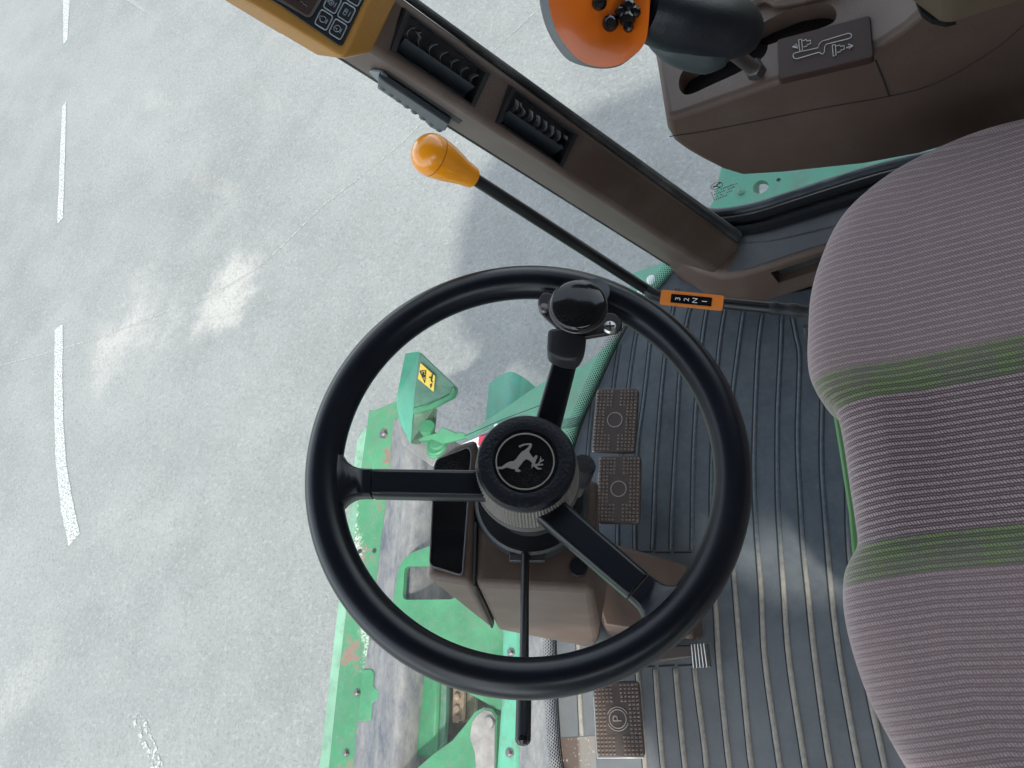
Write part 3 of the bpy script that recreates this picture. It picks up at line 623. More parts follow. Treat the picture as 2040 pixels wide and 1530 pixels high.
# ------------------------------------------------------------------ indicator lever
lv = thing('indicator_lever', PT(1046, 1108, -.145), 'thin straight black lever with thicker sleeve, standing out below the steering wheel', 'lever')
la, lb_, lc, le = PT(1046, 1105, -.150), PT(1044, 1345, -.100), PT(1044, 1370, -.097), PT(1042, 1468, -.085)
bm = NB(); add_tube(bm, [la, la.lerp(lb_, .5), lb_], [.0045, .0045, .0047], 16); ob('stalk', bm, blackp, lv)
bm = NB(); add_tube(bm, [lb_, lc, lc.lerp(le, .5), le], [.0070, .0072, .0073, .0073], 20); ob('sleeve', bm, blackp, lv)
bm = NB(); d_ = (le - lc).normalized(); add_lathe(bm, [(.0072, 0), (.0074, .002), (.0068, .0045), (.0044, .007), (.0001, .008)], le, d_, 20); ob('tip', bm, gloss, lv)

# ------------------------------------------------------------------ steering wheel
wh = thing('steering_wheel', W0, 'large three-spoke black steering wheel with a round emblem cap and a spinner knob', 'steering wheel')
bm = NB(); RM, rm = .1915, .0172
rings = []
N1, N2 = 160, 28
for i in range(N1):
    t = 2 * math.pi * i / N1; c = SW(RM * math.cos(t), RM * math.sin(t), 0); rd = AU * math.cos(t) + AV * math.sin(t)
    rings.append([c + rd * rm * math.cos(2 * math.pi * k / N2) + AX * rm * 1.05 * math.sin(2 * math.pi * k / N2) for k in range(N2)])
rings.append(rings[0]); add_loft(bm, rings, cap=False); bmesh.ops.remove_doubles(bm, verts=bm.verts, dist=1e-5); fix(bm)
ob('rim', bm, black, wh, smooth=60)
def spoke(p0, p1, w0, w1, wf, h0, seam=True):
    """flat bar from the hub to the rim, flaring where it meets the rim; p = (p,q,s)"""
    a = PT(*p0); b = PT(*p1); d = (b - a).normalized(); side = AX.cross(d).normalized(); L = (b - a).length
    bm = NB(); rings = []
    for u in (0, .12, .3, .5, .65, .715):
        c = a.lerp(b, u); wd = w0 + (w1 - w0) * u / .715; hh = h0
        rings.append([c + side * wd * .5 + AX * hh * .28, c + side * wd * .40 + AX * hh * .5, c - side * wd * .40 + AX * hh * .5, c - side * wd * .5 + AX * hh * .28, c - side * wd * .5 - AX * hh * .5, c + side * wd * .5 - AX * hh * .5])
    add_loft(bm, rings); so = ob('spoke', bm, black, wh, smooth=40, bevel=.0015)
    bm = NB(); rings = []
    for u in (.72, .76, .80, .83, .86, .89, .92, 1.0):
        c = a.lerp(b, u); k = min(1, max(0, (u - .77) / .15)); wd = w1 + (wf - w1) * k ** 2.4; hh = h0 * (1.0 + .25 * k)
        rings.append([c + side * wd * .5 + AX * hh * .28, c + side * wd * .42 + AX * hh * .5, c - side * wd * .42 + AX * hh * .5, c - side * wd * .5 + AX * hh * .28, c - side * wd * .5 - AX * hh * .36, c - side * wd * .44 - AX * hh * .5, c + side * wd * .44 - AX * hh * .5, c + side * wd * .5 - AX * hh * .36])
    add_loft(bm, rings); ob('spoke_root', bm, black, so, smooth=60)
spoke((975, 968, -.034), (648, 962, 0), .0285, .0270, .062, .019)
spoke((1090, 1012, -.034), (1352, 1238, 0), .031, .028, .076, .019)
spoke((1085, 870, -.036), (1160, 592, -.003), .0265, .0235, .06, .017)
bm = NB(); add_lathe(bm, [(.030, -.085), (.046, -.080), (.0525, -.074), (.0535, -.066), (.0525, -.059), (.049, -.056)], W0, AX, 64); ob('hub_shell', bm, M('hub_grey', (.075, .072, .066), .5, grain=.3), wh)
# knurled ring
bm = NB(); nk = 96; rings = []
for (r, s) in ((.0515, -.060), (.0520, -.056), (.0500, -.024), (.0478, -.013), (.0460, -.011)):
    ring = []
    for k in range(nk * 2):
        t = math.pi * k / nk; rr_ = r - (.0011 if k % 2 and s < -.012 and s > -.058 else 0); ring.append(SW(rr_ * math.cos(t), rr_ * math.sin(t), s))
    rings.append(ring)
add_loft(bm, rings); ob('knurled_ring', bm, knurl_m, wh, smooth=0)
bm = NB(); add_lathe(bm, [(.0472, -.013), (.0472, -.006), (.0450, -.0018), (.041, -.0003), (.0325, 0), (.0312, -.0005), (.0306, -.002), (.0001, -.002)], W0, AX, 72); cap_ = ob('hub_cap', bm, blackt, wh, smooth=40)
bm = NB(); add_lathe(bm, [(.0300, -.0021), (.0300, -.0013), (.0001, -.0012)], W0, AX, 64); ob('badge_disc', bm, gloss, cap_)
bm = NB(); ES = .0003; ec = PT(1046, 918.5, ES)
rg = []
for r_, s_ in ((.0278, 0), (.0278, .0009), (.0265, .0009), (.0265, 0)):
    rg.append([ec + (AU * math.cos(2 * math.pi * k / 72) + AV * math.sin(2 * math.pi * k / 72)) * r_ + AX * (s_ - .0005) for k in range(72)])
add_loft(bm, rg, cap=False)
deer = [(485, 862), (575, 855), (640, 805), (700, 770), (750, 752), (800, 750), (840, 710), (880, 655), (950, 572), (1020, 530), (1070, 490), (1095, 445), (1060, 437), (1000, 445), (912, 488), (890, 468), (915, 448), (990, 422), (1060, 412), (1125, 410), (1145, 430), (1132, 490), (1105, 535), (1088, 570), (1118, 620), (1150, 665), (1168, 692), (1210, 648), (1232, 636), (1250, 652), (1235, 700), (1210, 760), (1200, 805), (1240, 805), (1278, 770), (1295, 720), (1310, 655), (1325, 700), (1320, 738), (1362, 715), (1372, 735), (1300, 778), (1272, 808), (1330, 802), (1362, 803), (1355, 825), (1262, 836), (1232, 850), (1262, 872), (1330, 885), (1310, 910), (1245, 905), (1190, 852), (1168, 842), (1140, 890), (1132, 850), (1150, 795), (1100, 735), (1040, 708), (985, 745), (940, 810), (872, 890), (905, 910), (935, 938), (880, 955), (820, 938), (830, 897), (770, 895), (660, 868), (600, 890), (560, 905), (495, 897)]
dp = [PT(940 + x / 9.56, 840 + y / 9.56, ES) for x, y in deer]
b2 = NB(); add_prism(b2, dp, -AX * .0010); bmesh.ops.triangulate(b2, faces=[f for f in b2.faces if len(f.verts) > 4]); join(bm, b2)
ob('emblem', bm, silver, cap_, smooth=0)
# spinner knob and its clamp
sp0 = PT(1165, 640, .020); sk = PT(1152, 607, .050)
kn_d = (sk - SW((sk - W0).dot(AU), (sk - W0).dot(AV), 0)).normalized()
bm = NB(); kc = PT(1152, 607, .050); add_lathe(bm, [(.016, -.030), (.020, -.022), (.0262, -.010), (.0275, -.004), (.0268, .001), (.0235, .0032), (.012, .0045), (.0001, .0048)], kc, AX, 64)
skn = ob('spinner_knob', bm, gloss, wh, smooth=50)
bm = NB(); add_lathe(bm, [(.0274, -.0060), (.0282, -.0048), (.0274, -.0036)], kc, AX, 64, cap=False); ob('knob_ring', bm, M('knob_edge', (.06, .055, .06), .25), skn)
pl = [(1073, 600), (1082, 588), (1100, 590), (1150, 620), (1195, 628), (1222, 628), (1237, 642), (1238, 658), (1225, 668), (1180, 676), (1150, 680), (1118, 664), (1085, 636), (1074, 620)]
bm = NB(); add_prism(bm, smoothline([PT(x, y, .012) for x, y in pl], 3, True), AX * .006); clp = ob('knob_plate', bm, M('clamp_black', (.035, .030, .032), .3, .4, grain=.2), skn, bevel=.002)
bm = NB(); sc_c = PT(1215, 652, .021); add_lathe(bm, [(.0070, -.004), (.0070, .0005), (.0055, .0025), (.0001, .0032)], sc_c, AX, 24); scr = ob('screw', bm, steel, skn)
bm = NB(); add_box(bm, sc_c + AX * .0032, AU * .0042, AV * .0007, AX * .0003); add_box(bm, sc_c + AX * .0030, AV * .0042, AU * .0007, AX * .0003); ob('screw_slot', bm, gm, skn, smooth=0)
bm = NB(); sc2 = PT(1084, 614, .021); add_lathe(bm, [(.0055, -.004), (.0055, .0005), (.004, .002), (.0001, .0024)], sc2, AX, 24); ob('screw', bm, steeld, skn)
bm = NB(); add_lathe(bm, [(.0001, -.014), (.014, -.014), (.0145, -.010), (.014, -.002), (.0001, -.001)], PT(1187, 577, .022), AX, 28); ob('knob_stop', bm, M('grey_cap', (.06, .07, .085), .25), skn)
blk = [(1092, 676), (1112, 672), (1168, 686), (1163, 716), (1150, 738), (1118, 736), (1090, 722)]
bm = NB(); add_prism(bm, roundpoly([PT(x, y, -.004) for x, y in blk], .006, 4), AX * .024); ob('clamp_block', bm, M('clamp_rubber', (.016, .016, .019), .5, grain=.3), skn, bevel=.004, segs=4)
bm = NB(); add_box(bm, PT(1138, 672, .010), AU * .012, AV * .008, AX * .006); ob('clamp_neck', bm, bpy.data.materials['clamp_black'], skn, bevel=.001)

# ------------------------------------------------------------------ pedals
def pedal_pad(quad, z, tilt, parent, ptext=None):
    Q = [PZ(x, y, z) for x, y in quad]; c = sum(Q, Vector()) / 4
    ex = ((Q[1] - Q[0]) + (Q[2] - Q[3])).normalized(); ex.z = 0; ex.normalize(); ey = Vector((-ex.y, ex.x, 0))
    W = ((Q[1] - Q[0]).length + (Q[2] - Q[3]).length) / 4; H = ((Q[3] - Q[0]).length + (Q[2] - Q[1]).length) / 4
    q = Matrix.Rotation(tilt, 3, ey); exr = q @ ex; n = exr.cross(ey)
    W = W / math.cos(tilt) * .97
    def L(u, v, h=0): return c + exr * u * W + ey * v * H + n * h
    bm = NB(); add_prism(bm, roundpoly([L(-1, -1, 0), L(1, -1, 0), L(1, 1, 0), L(-1, 1, 0)], .009, 4), -n * .012)
    pad = ob('pad', bm, pedal_m, parent, bevel=.0022, segs=3)
    bm = NB(); nr = 18
    for j in range(nr):
        v = -.90 + 1.80 * j / (nr - 1)
        for s in (-1, 1):
            cnt = 3 if abs(v) < .42 else 5
            for k in range(5):
                u = s * (.89 - k * .165)
                if k >= cnt: continue
                hw, hh = .070 * W, .045 * H
                b0 = [L(u - .062, v - .038, -.0002), L(u + .062, v - .038, -.0002), L(u + .062, v + .038, -.0002), L(u - .062, v + .038, -.0002)]
                vs = [bm.verts.new(p) for p in b0]; tp = bm.verts.new(L(u, v, .0042))
                for i in range(4): bm.faces.new((vs[i], vs[(i + 1) % 4], tp))
    fix(bm); ob('studs', bm, stud_m, pad, smooth=0)
    bm = NB(); rg = [L(0, 0, .0006) + (exr * math.cos(t) + ey * math.sin(t)) * .0135 for t in [k * math.pi / 24 for k in range(49)]]; add_tube(bm, rg, .0009, 8)
    if ptext:
        rg = [L(0, 0, .0006) + (exr * math.cos(t) + ey * math.sin(t)) * .0175 for t in [k * math.pi / 24 for k in range(-16, 17)]]
        for sgn in (1, -1):
            add_tube(bm, [L(0, 0, .0006) + (exr * math.cos(t) + ey * math.sin(t) * 1) * .0172 for t in [sgn * math.pi / 2 + k * math.pi / 24 for k in range(-9, 10)]], .0008, 8)
    ob('ring', bm, M('pad_ring', (.26, .22, .20), .35) if 'pad_ring' not in bpy.data.materials else bpy.data.materials['pad_ring'], pad)
    if ptext: ob('letter', text_bm('P', .021, L(0, 0, .0008), Vector(ey) * (1 if ey.y > 0 else -1), -exr, .0006), bpy.data.materials['pad_ring'], pad, smooth=0)
    return c, n, ey, exr
gpp = 'rubber-topped brake pedals side by side'
for quad, lab, pk_ in (([(1182, 775), (1264, 774), (1271, 897), (1186, 903)], 'upper of the two studded rubber brake pedals, farther from the column', 0), ([(1187, 909), (1270, 907), (1279, 1040), (1196, 1044)], 'lower of the two studded rubber brake pedals, beside the column knob', 0), ([(1183, 1357), (1274, 1357), (1280, 1508), (1189, 1511)], 'lone studded rubber pedal marked with the letter P', 1)):
    c = sum([PZ(x, y, .1) for x, y in quad], Vector()) / 4
    pd = thing('parking_pedal' if pk_ else 'brake_pedal', (c.x, c.y, 0), lab, 'pedal', None if pk_ else gpp)
    c, n, ey, exr = pedal_pad(quad, .10, R(8), pd, pk_)
    bm = NB(); add_tube(bm, [c - n * .011, c - n * .03 + Vector((-.015, 0, -.01)), Vector((c.x - .04, c.y, .01)), Vector((c.x - .05, c.y, -.01))], [.012, .010, .010, .010], 10); ob('arm', bm, steeld, pd)
    bm = NB(); add_box(bm, c - n * .0145 - exr * .003 + ey * (-.012), exr * .038, ey * .045, n * .0018); ob('backing_plate', bm, steel, pd, bevel=.001)
sp_ = thing('foot_lever', PZ(1390, 1305, 0), 'small brown foot lever with a ribbed metal tread at the foot of the column', 'foot lever')
bm = NB(); add_prism(bm, [PZ(x, y, .035) for x, y in [(1270, 1288), (1380, 1284), (1380, 1310), (1280, 1322)]], (0, 0, -.02)); ob('arm', bm, pedal_m, sp_, bevel=.003)
bm = NB(); tq = [PZ(x, y, .045) for x, y in [(1376, 1284), (1408, 1282), (1415, 1329), (1380, 1331)]]; add_prism(bm, tq, (0, 0, -.012)); tr = ob('tread', bm, steeld, sp_, bevel=.001)
bm = NB()
for k in range(5):
    u = .08 + .19 * k; a = tq[0].lerp(tq[1], u); b = tq[3].lerp(tq[2], u); add_tube(bm, [a, b], .0019, 8)
ob('tread_ribs', bm, steel, tr)

# ------------------------------------------------------------------ gear lever
gl = thing('gear_lever', PZ(1600, 621, .38), 'long black gear lever with glossy amber knob and orange plate marked 3 2 N 1', 'gear lever')
kA = PZ(858, 308, .80); kB = PZ(943, 355, .745); kdv = (kB - kA).normalized(); kL = (kB - kA).length
bm = NB(); r_ = .0222
prof = [(.0001, -.0200)] + [(r_ * math.sin(t), -r_ * math.cos(t) * .92) for t in [k * math.pi / 16 for k in range(1, 9)]] + [(r_ * .99, .006), (r_ * .95, .014), (r_ * .86, .024), (r_ * .74, .034), (r_ * .62, .044), (r_ * .55, kL - .004), (r_ * .50, kL)]
add_lathe(bm, prof, kA, kdv, 48); kk = ob('knob', bm, amber, gl, smooth=60)
bm = NB(); add_lathe(bm, [(r_ * 1.0, .0045), (r_ * 1.006, .0050), (r_ * 1.0, .0055)], kA, kdv, 48, cap=False); ob('knob_joint', bm, M('joint_line', (.28, .07, .01), .4), kk)
q1 = PZ(1285, 575, .435); q2 = PZ(1318, 592, .425); q3 = PZ(1600, 620, .385)
bm = NB(); pth = [kB - kdv * .01, kB, kB.lerp(q1, .3), kB.lerp(q1, .6), q1] + smoothline([q1, PZ(1303, 586, .43), q2], 4)[1:] + [q2.lerp(q3, .5), q3]
add_tube(bm, pth, [.0070] * 2 + [.0074] * (len(pth) - 2), 20); ob('shaft', bm, blackp, gl)
lab_n = (CAM - q2.lerp(q3, .3)); ldir = (q3 - q2).normalized(); lab_n = (lab_n - ldir * lab_n.dot(ldir)).normalized(); lside = ldir.cross(lab_n)
la0 = q2.lerp(q3, .0) ; la1 = q2.lerp(q3, .455)
bm = NB(); hw = .0102
add_prism(bm, roundpoly([la0 - lside * hw + lab_n * .0080, la1 - lside * hw + lab_n * .0080, la1 + lside * hw + lab_n * .0080, la0 + lside * hw + lab_n * .0080], .003, 3), lab_n * .0014); lp = ob('position_plate', bm, labelo, gl, bevel=.0004)
bm = NB(); c0 = la0.lerp(la1, .17); c1 = la0.lerp(la1, .82); hw2 = .0058
add_prism(bm, roundpoly([c0 - lside * hw2 + lab_n * .0094, c1 - lside * hw2 + lab_n * .0094, c1 + lside * hw2 + lab_n * .0094, c0 + lside * hw2 + lab_n * .0094], .001, 2), lab_n * .0006); ob('plate_inset', bm, gloss, lp, smooth=0)
for ch, u in (('3', .18), ('2', .39), ('N', .60), ('1', .83)):
    ob('character', text_bm(ch, .0098, c0.lerp(c1, u) + lab_n * .0104, Vector(lside) * (1 if lside.y > 0 else -1), -ldir, .0002), white, lp, smooth=0)
bm = NB(); add_lathe(bm, [(.0078, -.022), (.0088, -.018), (.0088, -.012), (.0078, -.010), (.0078, 0), (.0092, .004), (.0092, .012), (.0078, .016), (.0078, .05)], q3 - ldir * .02, ldir, 20); ob('joint', bm, rubber, gl)
bm = NB(); jb = q3 + ldir * .02; add_tube(bm, [jb, jb + Vector((.03, .01, -.06)), Vector((jb.x + .05, jb.y + .05, .0))], [.012, .02, .03], 14); ob('boot', bm, rubber, gl)
bm = NB(); add_tube(bm, smoothline([jb + Vector((-.02, -.01, -.01)), jb + Vector((-.025, -.03, -.08)), jb + Vector((0, -.06, -.16))], 5), .0035, 8); ob('cable', bm, rubber, gl)

# ------------------------------------------------------------------ armrest console
cn = thing('armrest_console', (.4, .55, .3), 'brown moulded side console with two slots and an engraved lever diagram', 'side console')
YC = .445
prof_px = [(1327, 232), (1332, 262), (1345, 285), (1370, 303), (1400, 320), (1440, 340), (1480, 352), (1560, 347), (1720, 330), (1830, 310), (2040, 250)]
side = [PY(x, y, YC) for x, y in prof_px] + [Vector((.90, YC, .36)), Vector((.90, YC, .72))]
topx = [PY(x, y, YC) for x, y in [(2040, 0), (1810, 60), (1790, 78), (1758, 118)]]
zt = .617
side += [Vector((.70, YC, .70)), Vector((.50, YC, .665)), Vector((.425, YC, .655)), Vector((.395, YC, .630)), Vector((.37, YC, zt + .002)), Vector((.25, YC, zt)), Vector((.15, YC, zt))]
bm = NB(); n_s = len(side)
rings = []
for yy, ins in ((YC, 0), (YC + .10, -.004), (YC + .22, -.012), (YC + .34, -.016)):
    rings.append([Vector((p.x + (ins if p.x < .2 else 0), yy, p.z)) for p in side])
add_loft(bm, rings); cb = ob('body', bm, console_m, cn, bevel=.010, segs=4)
def CT(x, y, h=0): p = PZ(x, y, zt); return p + Vector((0, 0, h))
def slotcut(px):
    b = NB(); P = smoothline([CT(x, y, .05) for x, y in px], 4, True); add_prism(b, P, (0, 0, -.12)); cut(cb, b)
slotcut([(1352, 165), (1362, 140), (1395, 120), (1450, 95), (1500, 72), (1528, 84), (1522, 112), (1480, 140), (1420, 168), (1375, 188), (1358, 184)])
slotcut([(1500, 62), (1530, 40), (1580, 18), (1640, 8), (1664, 20), (1664, 42), (1640, 56), (1580, 74), (1530, 90), (1500, 96)])
slot_m = M('slot_dark', (.006, .005, .005), .8, spec=.2)  # added near-black sheets paint the deep shade inside the two slots
bm = NB(); add_prism(bm, [CT(x, y, -.022) for x, y in [(1345, 190), (1350, 120), (1500, 55), (1535, 70), (1530, 130), (1400, 195)]], (0, 0, -.004)); ob('slot_shade', bm, slot_m, cn, smooth=0)
bm = NB(); add_prism(bm, [CT(x, y, -.022) for x, y in [(1538, 72), (1505, 50), (1640, -5), (1680, 10), (1675, 60), (1540, 105)]], (0, 0, -.004)); ob('slot_shade', bm, slot_m, cn, smooth=0)
pq = [CT(x, y) for x, y in [(1549, 84), (1734, 35), (1741, 118), (1552, 163)]]
bm = NB(); add_prism(bm, roundpoly([p + Vector((0, 0, -.006)) for p in pq], .004, 3), (0, 0, .010)); plt_ = ob('diagram_plate', bm, M('plate_brown', (.035, .018, .015), .5, grain=.3, spec=.25), cn, bevel=.0015)
# engraved diagram: a two-way slot and two arrows with hooked bars
bm = NB(); ZD = .0052
def DG(x, y): return CT(1480 + x / 3.643, y / 3.643, ZD)
def line(bm_, pts, r=.00042): add_tube(bm_, [DG(*p) for p in pts], r, 5)
line(bm, [(370, 430), (372, 415), (390, 405), (550, 370), (560, 340), (580, 322), (770, 265), (788, 270), (793, 285), (788, 298), (770, 305), (610, 345), (598, 365), (596, 400), (585, 415), (570, 412), (560, 402), (395, 450), (378, 446), (370, 430)])
for ox, oy in ((0, 0), (243, 40)):
    line(bm, [(410 + ox, 312 + oy), (432 + ox, 307 + oy), (438 + ox, 385 + oy), (418 + ox, 392 + oy), (410 + ox, 312 + oy)])
    line(bm, [(438 + ox, 320 + oy), (465 + ox, 310 + oy), (470 + ox, 322 + oy), (495 + ox, 315 + oy), (498 + ox, 340 + oy), (472 + ox, 348 + oy), (470 + ox, 358 + oy), (445 + ox, 364 + oy)])
line(bm, [(410, 355), (366, 362), (398, 342)], .0006); line(bm, [(366, 362), (404, 372)], .0006)
line(bm, [(755, 372), (802, 355), (770, 345)], .0006); line(bm, [(802, 355), (775, 378)], .0006)
ob('diagram', bm, M('print_grey', (.45, .43, .41), .5), plt_, smooth=0)
bm = NB(); add_tube(bm, [PY(1744, 120, YC - .0005), PY(1758, 155, YC - .0005), PY(1771, 192, YC - .0005)], .0010, 6)
add_tube(bm, smoothline([PY(x, y, YC - .0004) for x, y in [(1333, 272), (1400, 262), (1500, 243), (1640, 215), (1771, 192), (1860, 168), (1940, 125), (2000, 85), (2060, 30)]], 4), .0006, 6); ob('seams', bm, gm, cn)
# raised armrest behind, with slate-blue bevel
padm = M('pad_dark', (.085, .062, .038), .5, grain=.5)
bm = NB(); add_prism(bm, roundpoly([PZ(x, y, .668) for x, y in [(1806, -6), (1874, 46), (1898, 47), (2045, 2), (2300, -80), (2300, -400), (1760, -400), (1770, -60)]], .01, 4), (0, 0, .05)); ob('arm_pad', bm, padm, cn, bevel=.008, segs=4)
bm = NB(); add_prism(bm, [PZ(x, y, .660) for x, y in [(1812, -30), (1826, 12), (1836, 34), (1856, 48), (1884, 54), (1905, 49), (1900, -30)]], (0, 0, .007)); ob('pad_gap', bm, slot_m, cn, smooth=0)
bm = NB(); lip = [CT(x, y, .001) for x, y in [(1500, 22), (1525, 10), (1545, 22), (1600, 14), (1680, -10), (1700, -60), (1480, -60)]]; add_prism(bm, lip, (0, 0, .010)); ob('tray', bm, brown2, cn, bevel=.004)

# ------------------------------------------------------------------ control stick
js = thing('control_stick', PZ(1500, 130, .63), 'multi-function control stick with an orange face, black buttons and a black grip', 'joystick')
def PJ(x, y, z): return PZ(x, y, z)
fo = [(1094, -60), (1091, -20), (1096, 20), (1108, 60), (1128, 92), (1152, 118), (1180, 131), (1208, 134), (1236, 128), (1262, 110), (1280, 92), (1289, 70), (1294, 20), (1294, -40), (1270, -100), (1180, -130), (1120, -110)]
DJ = .665
fr0 = smoothline([PD(x, y, DJ) for x, y in fo], 3, True); cc = sum(fr0, Vector()) / len(fr0)
bm = NB(); vd = (cc - CAM).normalized()
r_in = [p + (cc - p) * .35 + vd * .006 for p in fr0]; r_in2 = [p + (cc - p) * .7 + vd * .008 for p in fr0]
rr = [fr0, [p + (cc - p) * .12 + vd * .002 for p in fr0], r_in, r_in2]; add_loft(bm, rr, cap=False); bm.faces.new([bm.verts.new(p) for p in r_in2]); bmesh.ops.remove_doubles(bm, verts=bm.verts, dist=1e-5); fix(bm)
bm.normal_update()
ob('face', bm, orange, js, smooth=60)
bm = NB(); fo2 = [(x - (18 if x < 1200 else 4) * (1 if y < 125 else .4), y + (3 if y > 60 else 0)) for x, y in fo]
back_ = smoothline([PD(x, y, DJ + .022) for x, y in fo2], 3, True); add_loft(bm, [[p + vd * .0003 for p in fr0], [p * .5 + q * .5 - (cc - p) * .012 for p, q in zip(fr0, back_)], back_, [p + (cc - p) * .4 + vd * .025 for p in back_], [p + (cc - p) * .9 + vd * .026 for p in back_]], cap=False); ob('shell', bm, M('shell_grey', (.11, .12, .13), .5, grain=.3), js, smooth=60)
def btn(x, y, r, h=.008, mat=gloss, sides=24, rot_=0):
    b = NB(); c = PD(x, y, DJ + .003); n = (CAM - c).normalized(); add_lathe(b, [(r * .95, -.006), (r, 0), (r * .92, h * .7), (r * .6, h), (.0001, h * 1.02)], c, n, sides); ob('button', b, mat, js, smooth=40 if sides > 12 else 0)
for (x, y, r) in ((1194, 5, .0068), (1216, 46, .0072), (1238, -20, .007)): btn(x, y, r)
for (x, y, r) in ((1251, 12, .0070), (1250, 38, .0075), (1238, 24, .006), (1264, 24, .006), (1252, 54, .005)): btn(x, y, r, .010, gloss, 8)
bm = NB(); gpth = [(1285, 20, .835, .024), (1310, 28, .825, .027), (1345, 38, .812, .028), (1385, 45, .797, .027), (1420, 50, .78, .029), (1452, 55, .76, .029), (1475, 62, .74, .024)]
add_tube(bm, smoothline([PJ(x, y, z) for x, y, z, r in gpth], 4), [gpth[min(i // 4, 6)][3] + (gpth[min(i // 4 + 1, 6)][3] - gpth[min(i // 4, 6)][3]) * (i % 4) / 4 for i in range(25)], 28); ob('grip', bm, M('grip_black', (.005, .007, .011), .42, grain=.5, gscale=500, dust=.06), js, smooth=60)
bm = NB(); g2 = [(1300, 75, .795, .008), (1335, 92, .785, .0145), (1370, 104, .772, .0165), (1410, 112, .76, .0165), (1445, 112, .752, .009)]
add_tube(bm, smoothline([PJ(x, y, z) for x, y, z, r in g2], 4), [g2[min(i // 4, 4)][3] + (g2[min(i // 4 + 1, 4)][3] - g2[min(i // 4, 4)][3]) * (i % 4) / 4 for i in range(17)], 24); ob('hand_rest', bm, M('rest_grey', (.035, .045, .048), .45, grain=.5), js, smooth=60)
bm = NB(); s0, s1 = PJ(1455, 100, .72), PJ(1503, 138, .655); add_tube(bm, [s0, s1, PJ(1515, 150, .58)], [.0075, .0075, .0075], 18); ob('stem', bm, steel, js)
bm = NB(); add_lathe(bm, [(.010, -.008), (.0115, 0), (.010, .010)], s1, (s1 - s0), 6); ob('stem_nut', bm, steeld, js, smooth=0)

# ------------------------------------------------------------------ seat
def fabric():
    m, g = raw('seat_fabric', .9); g.b.inputs['Sheen Weight'].default_value = 1.0; g.b.inputs['Sheen Roughness'].default_value = .45; g.b.inputs['Sheen Tint'].default_value = (.95, .82, .82, 1)
    g.b.inputs['Specular IOR Level'].default_value = .1
    u = g.tc.outputs['UV']; o = g.xyz(u)      # u along the stripe, v across, metres
    wob = g.math('MULTIPLY', g.math('SUBTRACT', g.noise(140, 3, .7), .5), .0011)
    v = g.math('ADD', o[1], wob)
    PER = .0066
    fr = g.math('FRACT', g.math('DIVIDE', v, PER)); st = g.mapr(g.math('ABSOLUTE', g.math('SUBTRACT', fr, .5)), .12, .30, 1, 0, True)
    tw = g.math('FRACT', g.math('ADD', g.math('DIVIDE', o[0], .0026), g.math('DIVIDE', v, .0045))); twm = g.mapr(g.math('ABSOLUTE', g.math('SUBTRACT', tw, .5)), .12, .38, 1, .25, True)
    n1 = g.noise(620, 4, .9); n2 = g.noise(12, 4, .6)
    st2 = g.mapr(g.math('ABSOLUTE', g.math('SUBTRACT', g.math('FRACT', g.math('ADD', g.math('DIVIDE', v, PER), .5)), .5)), .06, .14, .45, 0, True); st = g.math('MAXIMUM', st, st2)
    light = g.math('MULTIPLY', st, g.math('MULTIPLY', twm, g.mapr(n1, .35, .65, .25, 1.35)))
    mid = g.mapr(g.math('ABSOLUTE', g.math('SUBTRACT', v, MIDV)), .072, .092, 1, 0, True)      # the darker centre panel
    base = g.mix(mid, (.175, .118, .122), (.060, .030, .038)); base = g.mix(g.math('MULTIPLY', g.mapr(n1, .35, .7, 0, .55), g.math('SUBTRACT', 1.0, g.math('MULTIPLY', mid, .55))), base, (.34, .265, .275)); base = g.mix(g.mapr(n2, .35, .7, 0, .3), base, (.10, .09, .10))
    gb = None
    for c_ in BANDS:
        b_ = g.mapr(g.math('ABSOLUTE', g.math('SUBTRACT', v, c_)), .0163, .0167, 1, 0); gb = b_ if gb is None else g.math('MAXIMUM', gb, b_)
    hue = g.mix(g.mapr(g.noise(45, 3, .6), .42, .58), (.25, .44, .11), (.27, .36, .20))
    base = g.mix(g.math('MULTIPLY', gb, .6), base, (.08, .085, .06))
    stc = g.mix(gb, g.mix(mid, (.50, .40, .41), (.60, .48, .49)), hue)
    c = g.mix(light, base, stc); g.set(g.b.inputs['Base Color'], c)
    g.bump(g.math('ADD', g.math('MULTIPLY', light, 1.0), g.math('MULTIPLY', n1, .5)), .6, .0012); return m
BANDS = (.0935, -.070); MIDV = .012
st_ = thing('driver_seat', (.55, .0, 0), 'driver seat cushion in mauve-grey ribbed cloth with two green striped bands', 'seat')
edge = [(2060, 262), (1980, 278), (1900, 300), (1830, 328), (1760, 366), (1700, 412), (1660, 462), (1632, 525), (1615, 590), (1610, 660), (1609, 720), (1617, 762), (1638, 795), (1662, 815), (1674, 850), (1684, 905), (1694, 975), (1704, 1040), (1708, 1085), (1695, 1112), (1683, 1140), (1679, 1180), (1682, 1225), (1692, 1275), (1708, 1330), (1732, 1395), (1768, 1465), (1812, 1540), (1862, 1608), (1930, 1668), (2020, 1712), (2140, 1738), (2300, 1750)]
ZS = .535
E = [PZ(x, y, ZS) for x, y in edge]
E = smoothline(E, 5)
bm = NB(); uvl = bm.loops.layers.uv.new('UVMap')
ctr = lambda p: Vector((.80, .06 + (p.y - .06) * .72, ZS))
grid = []
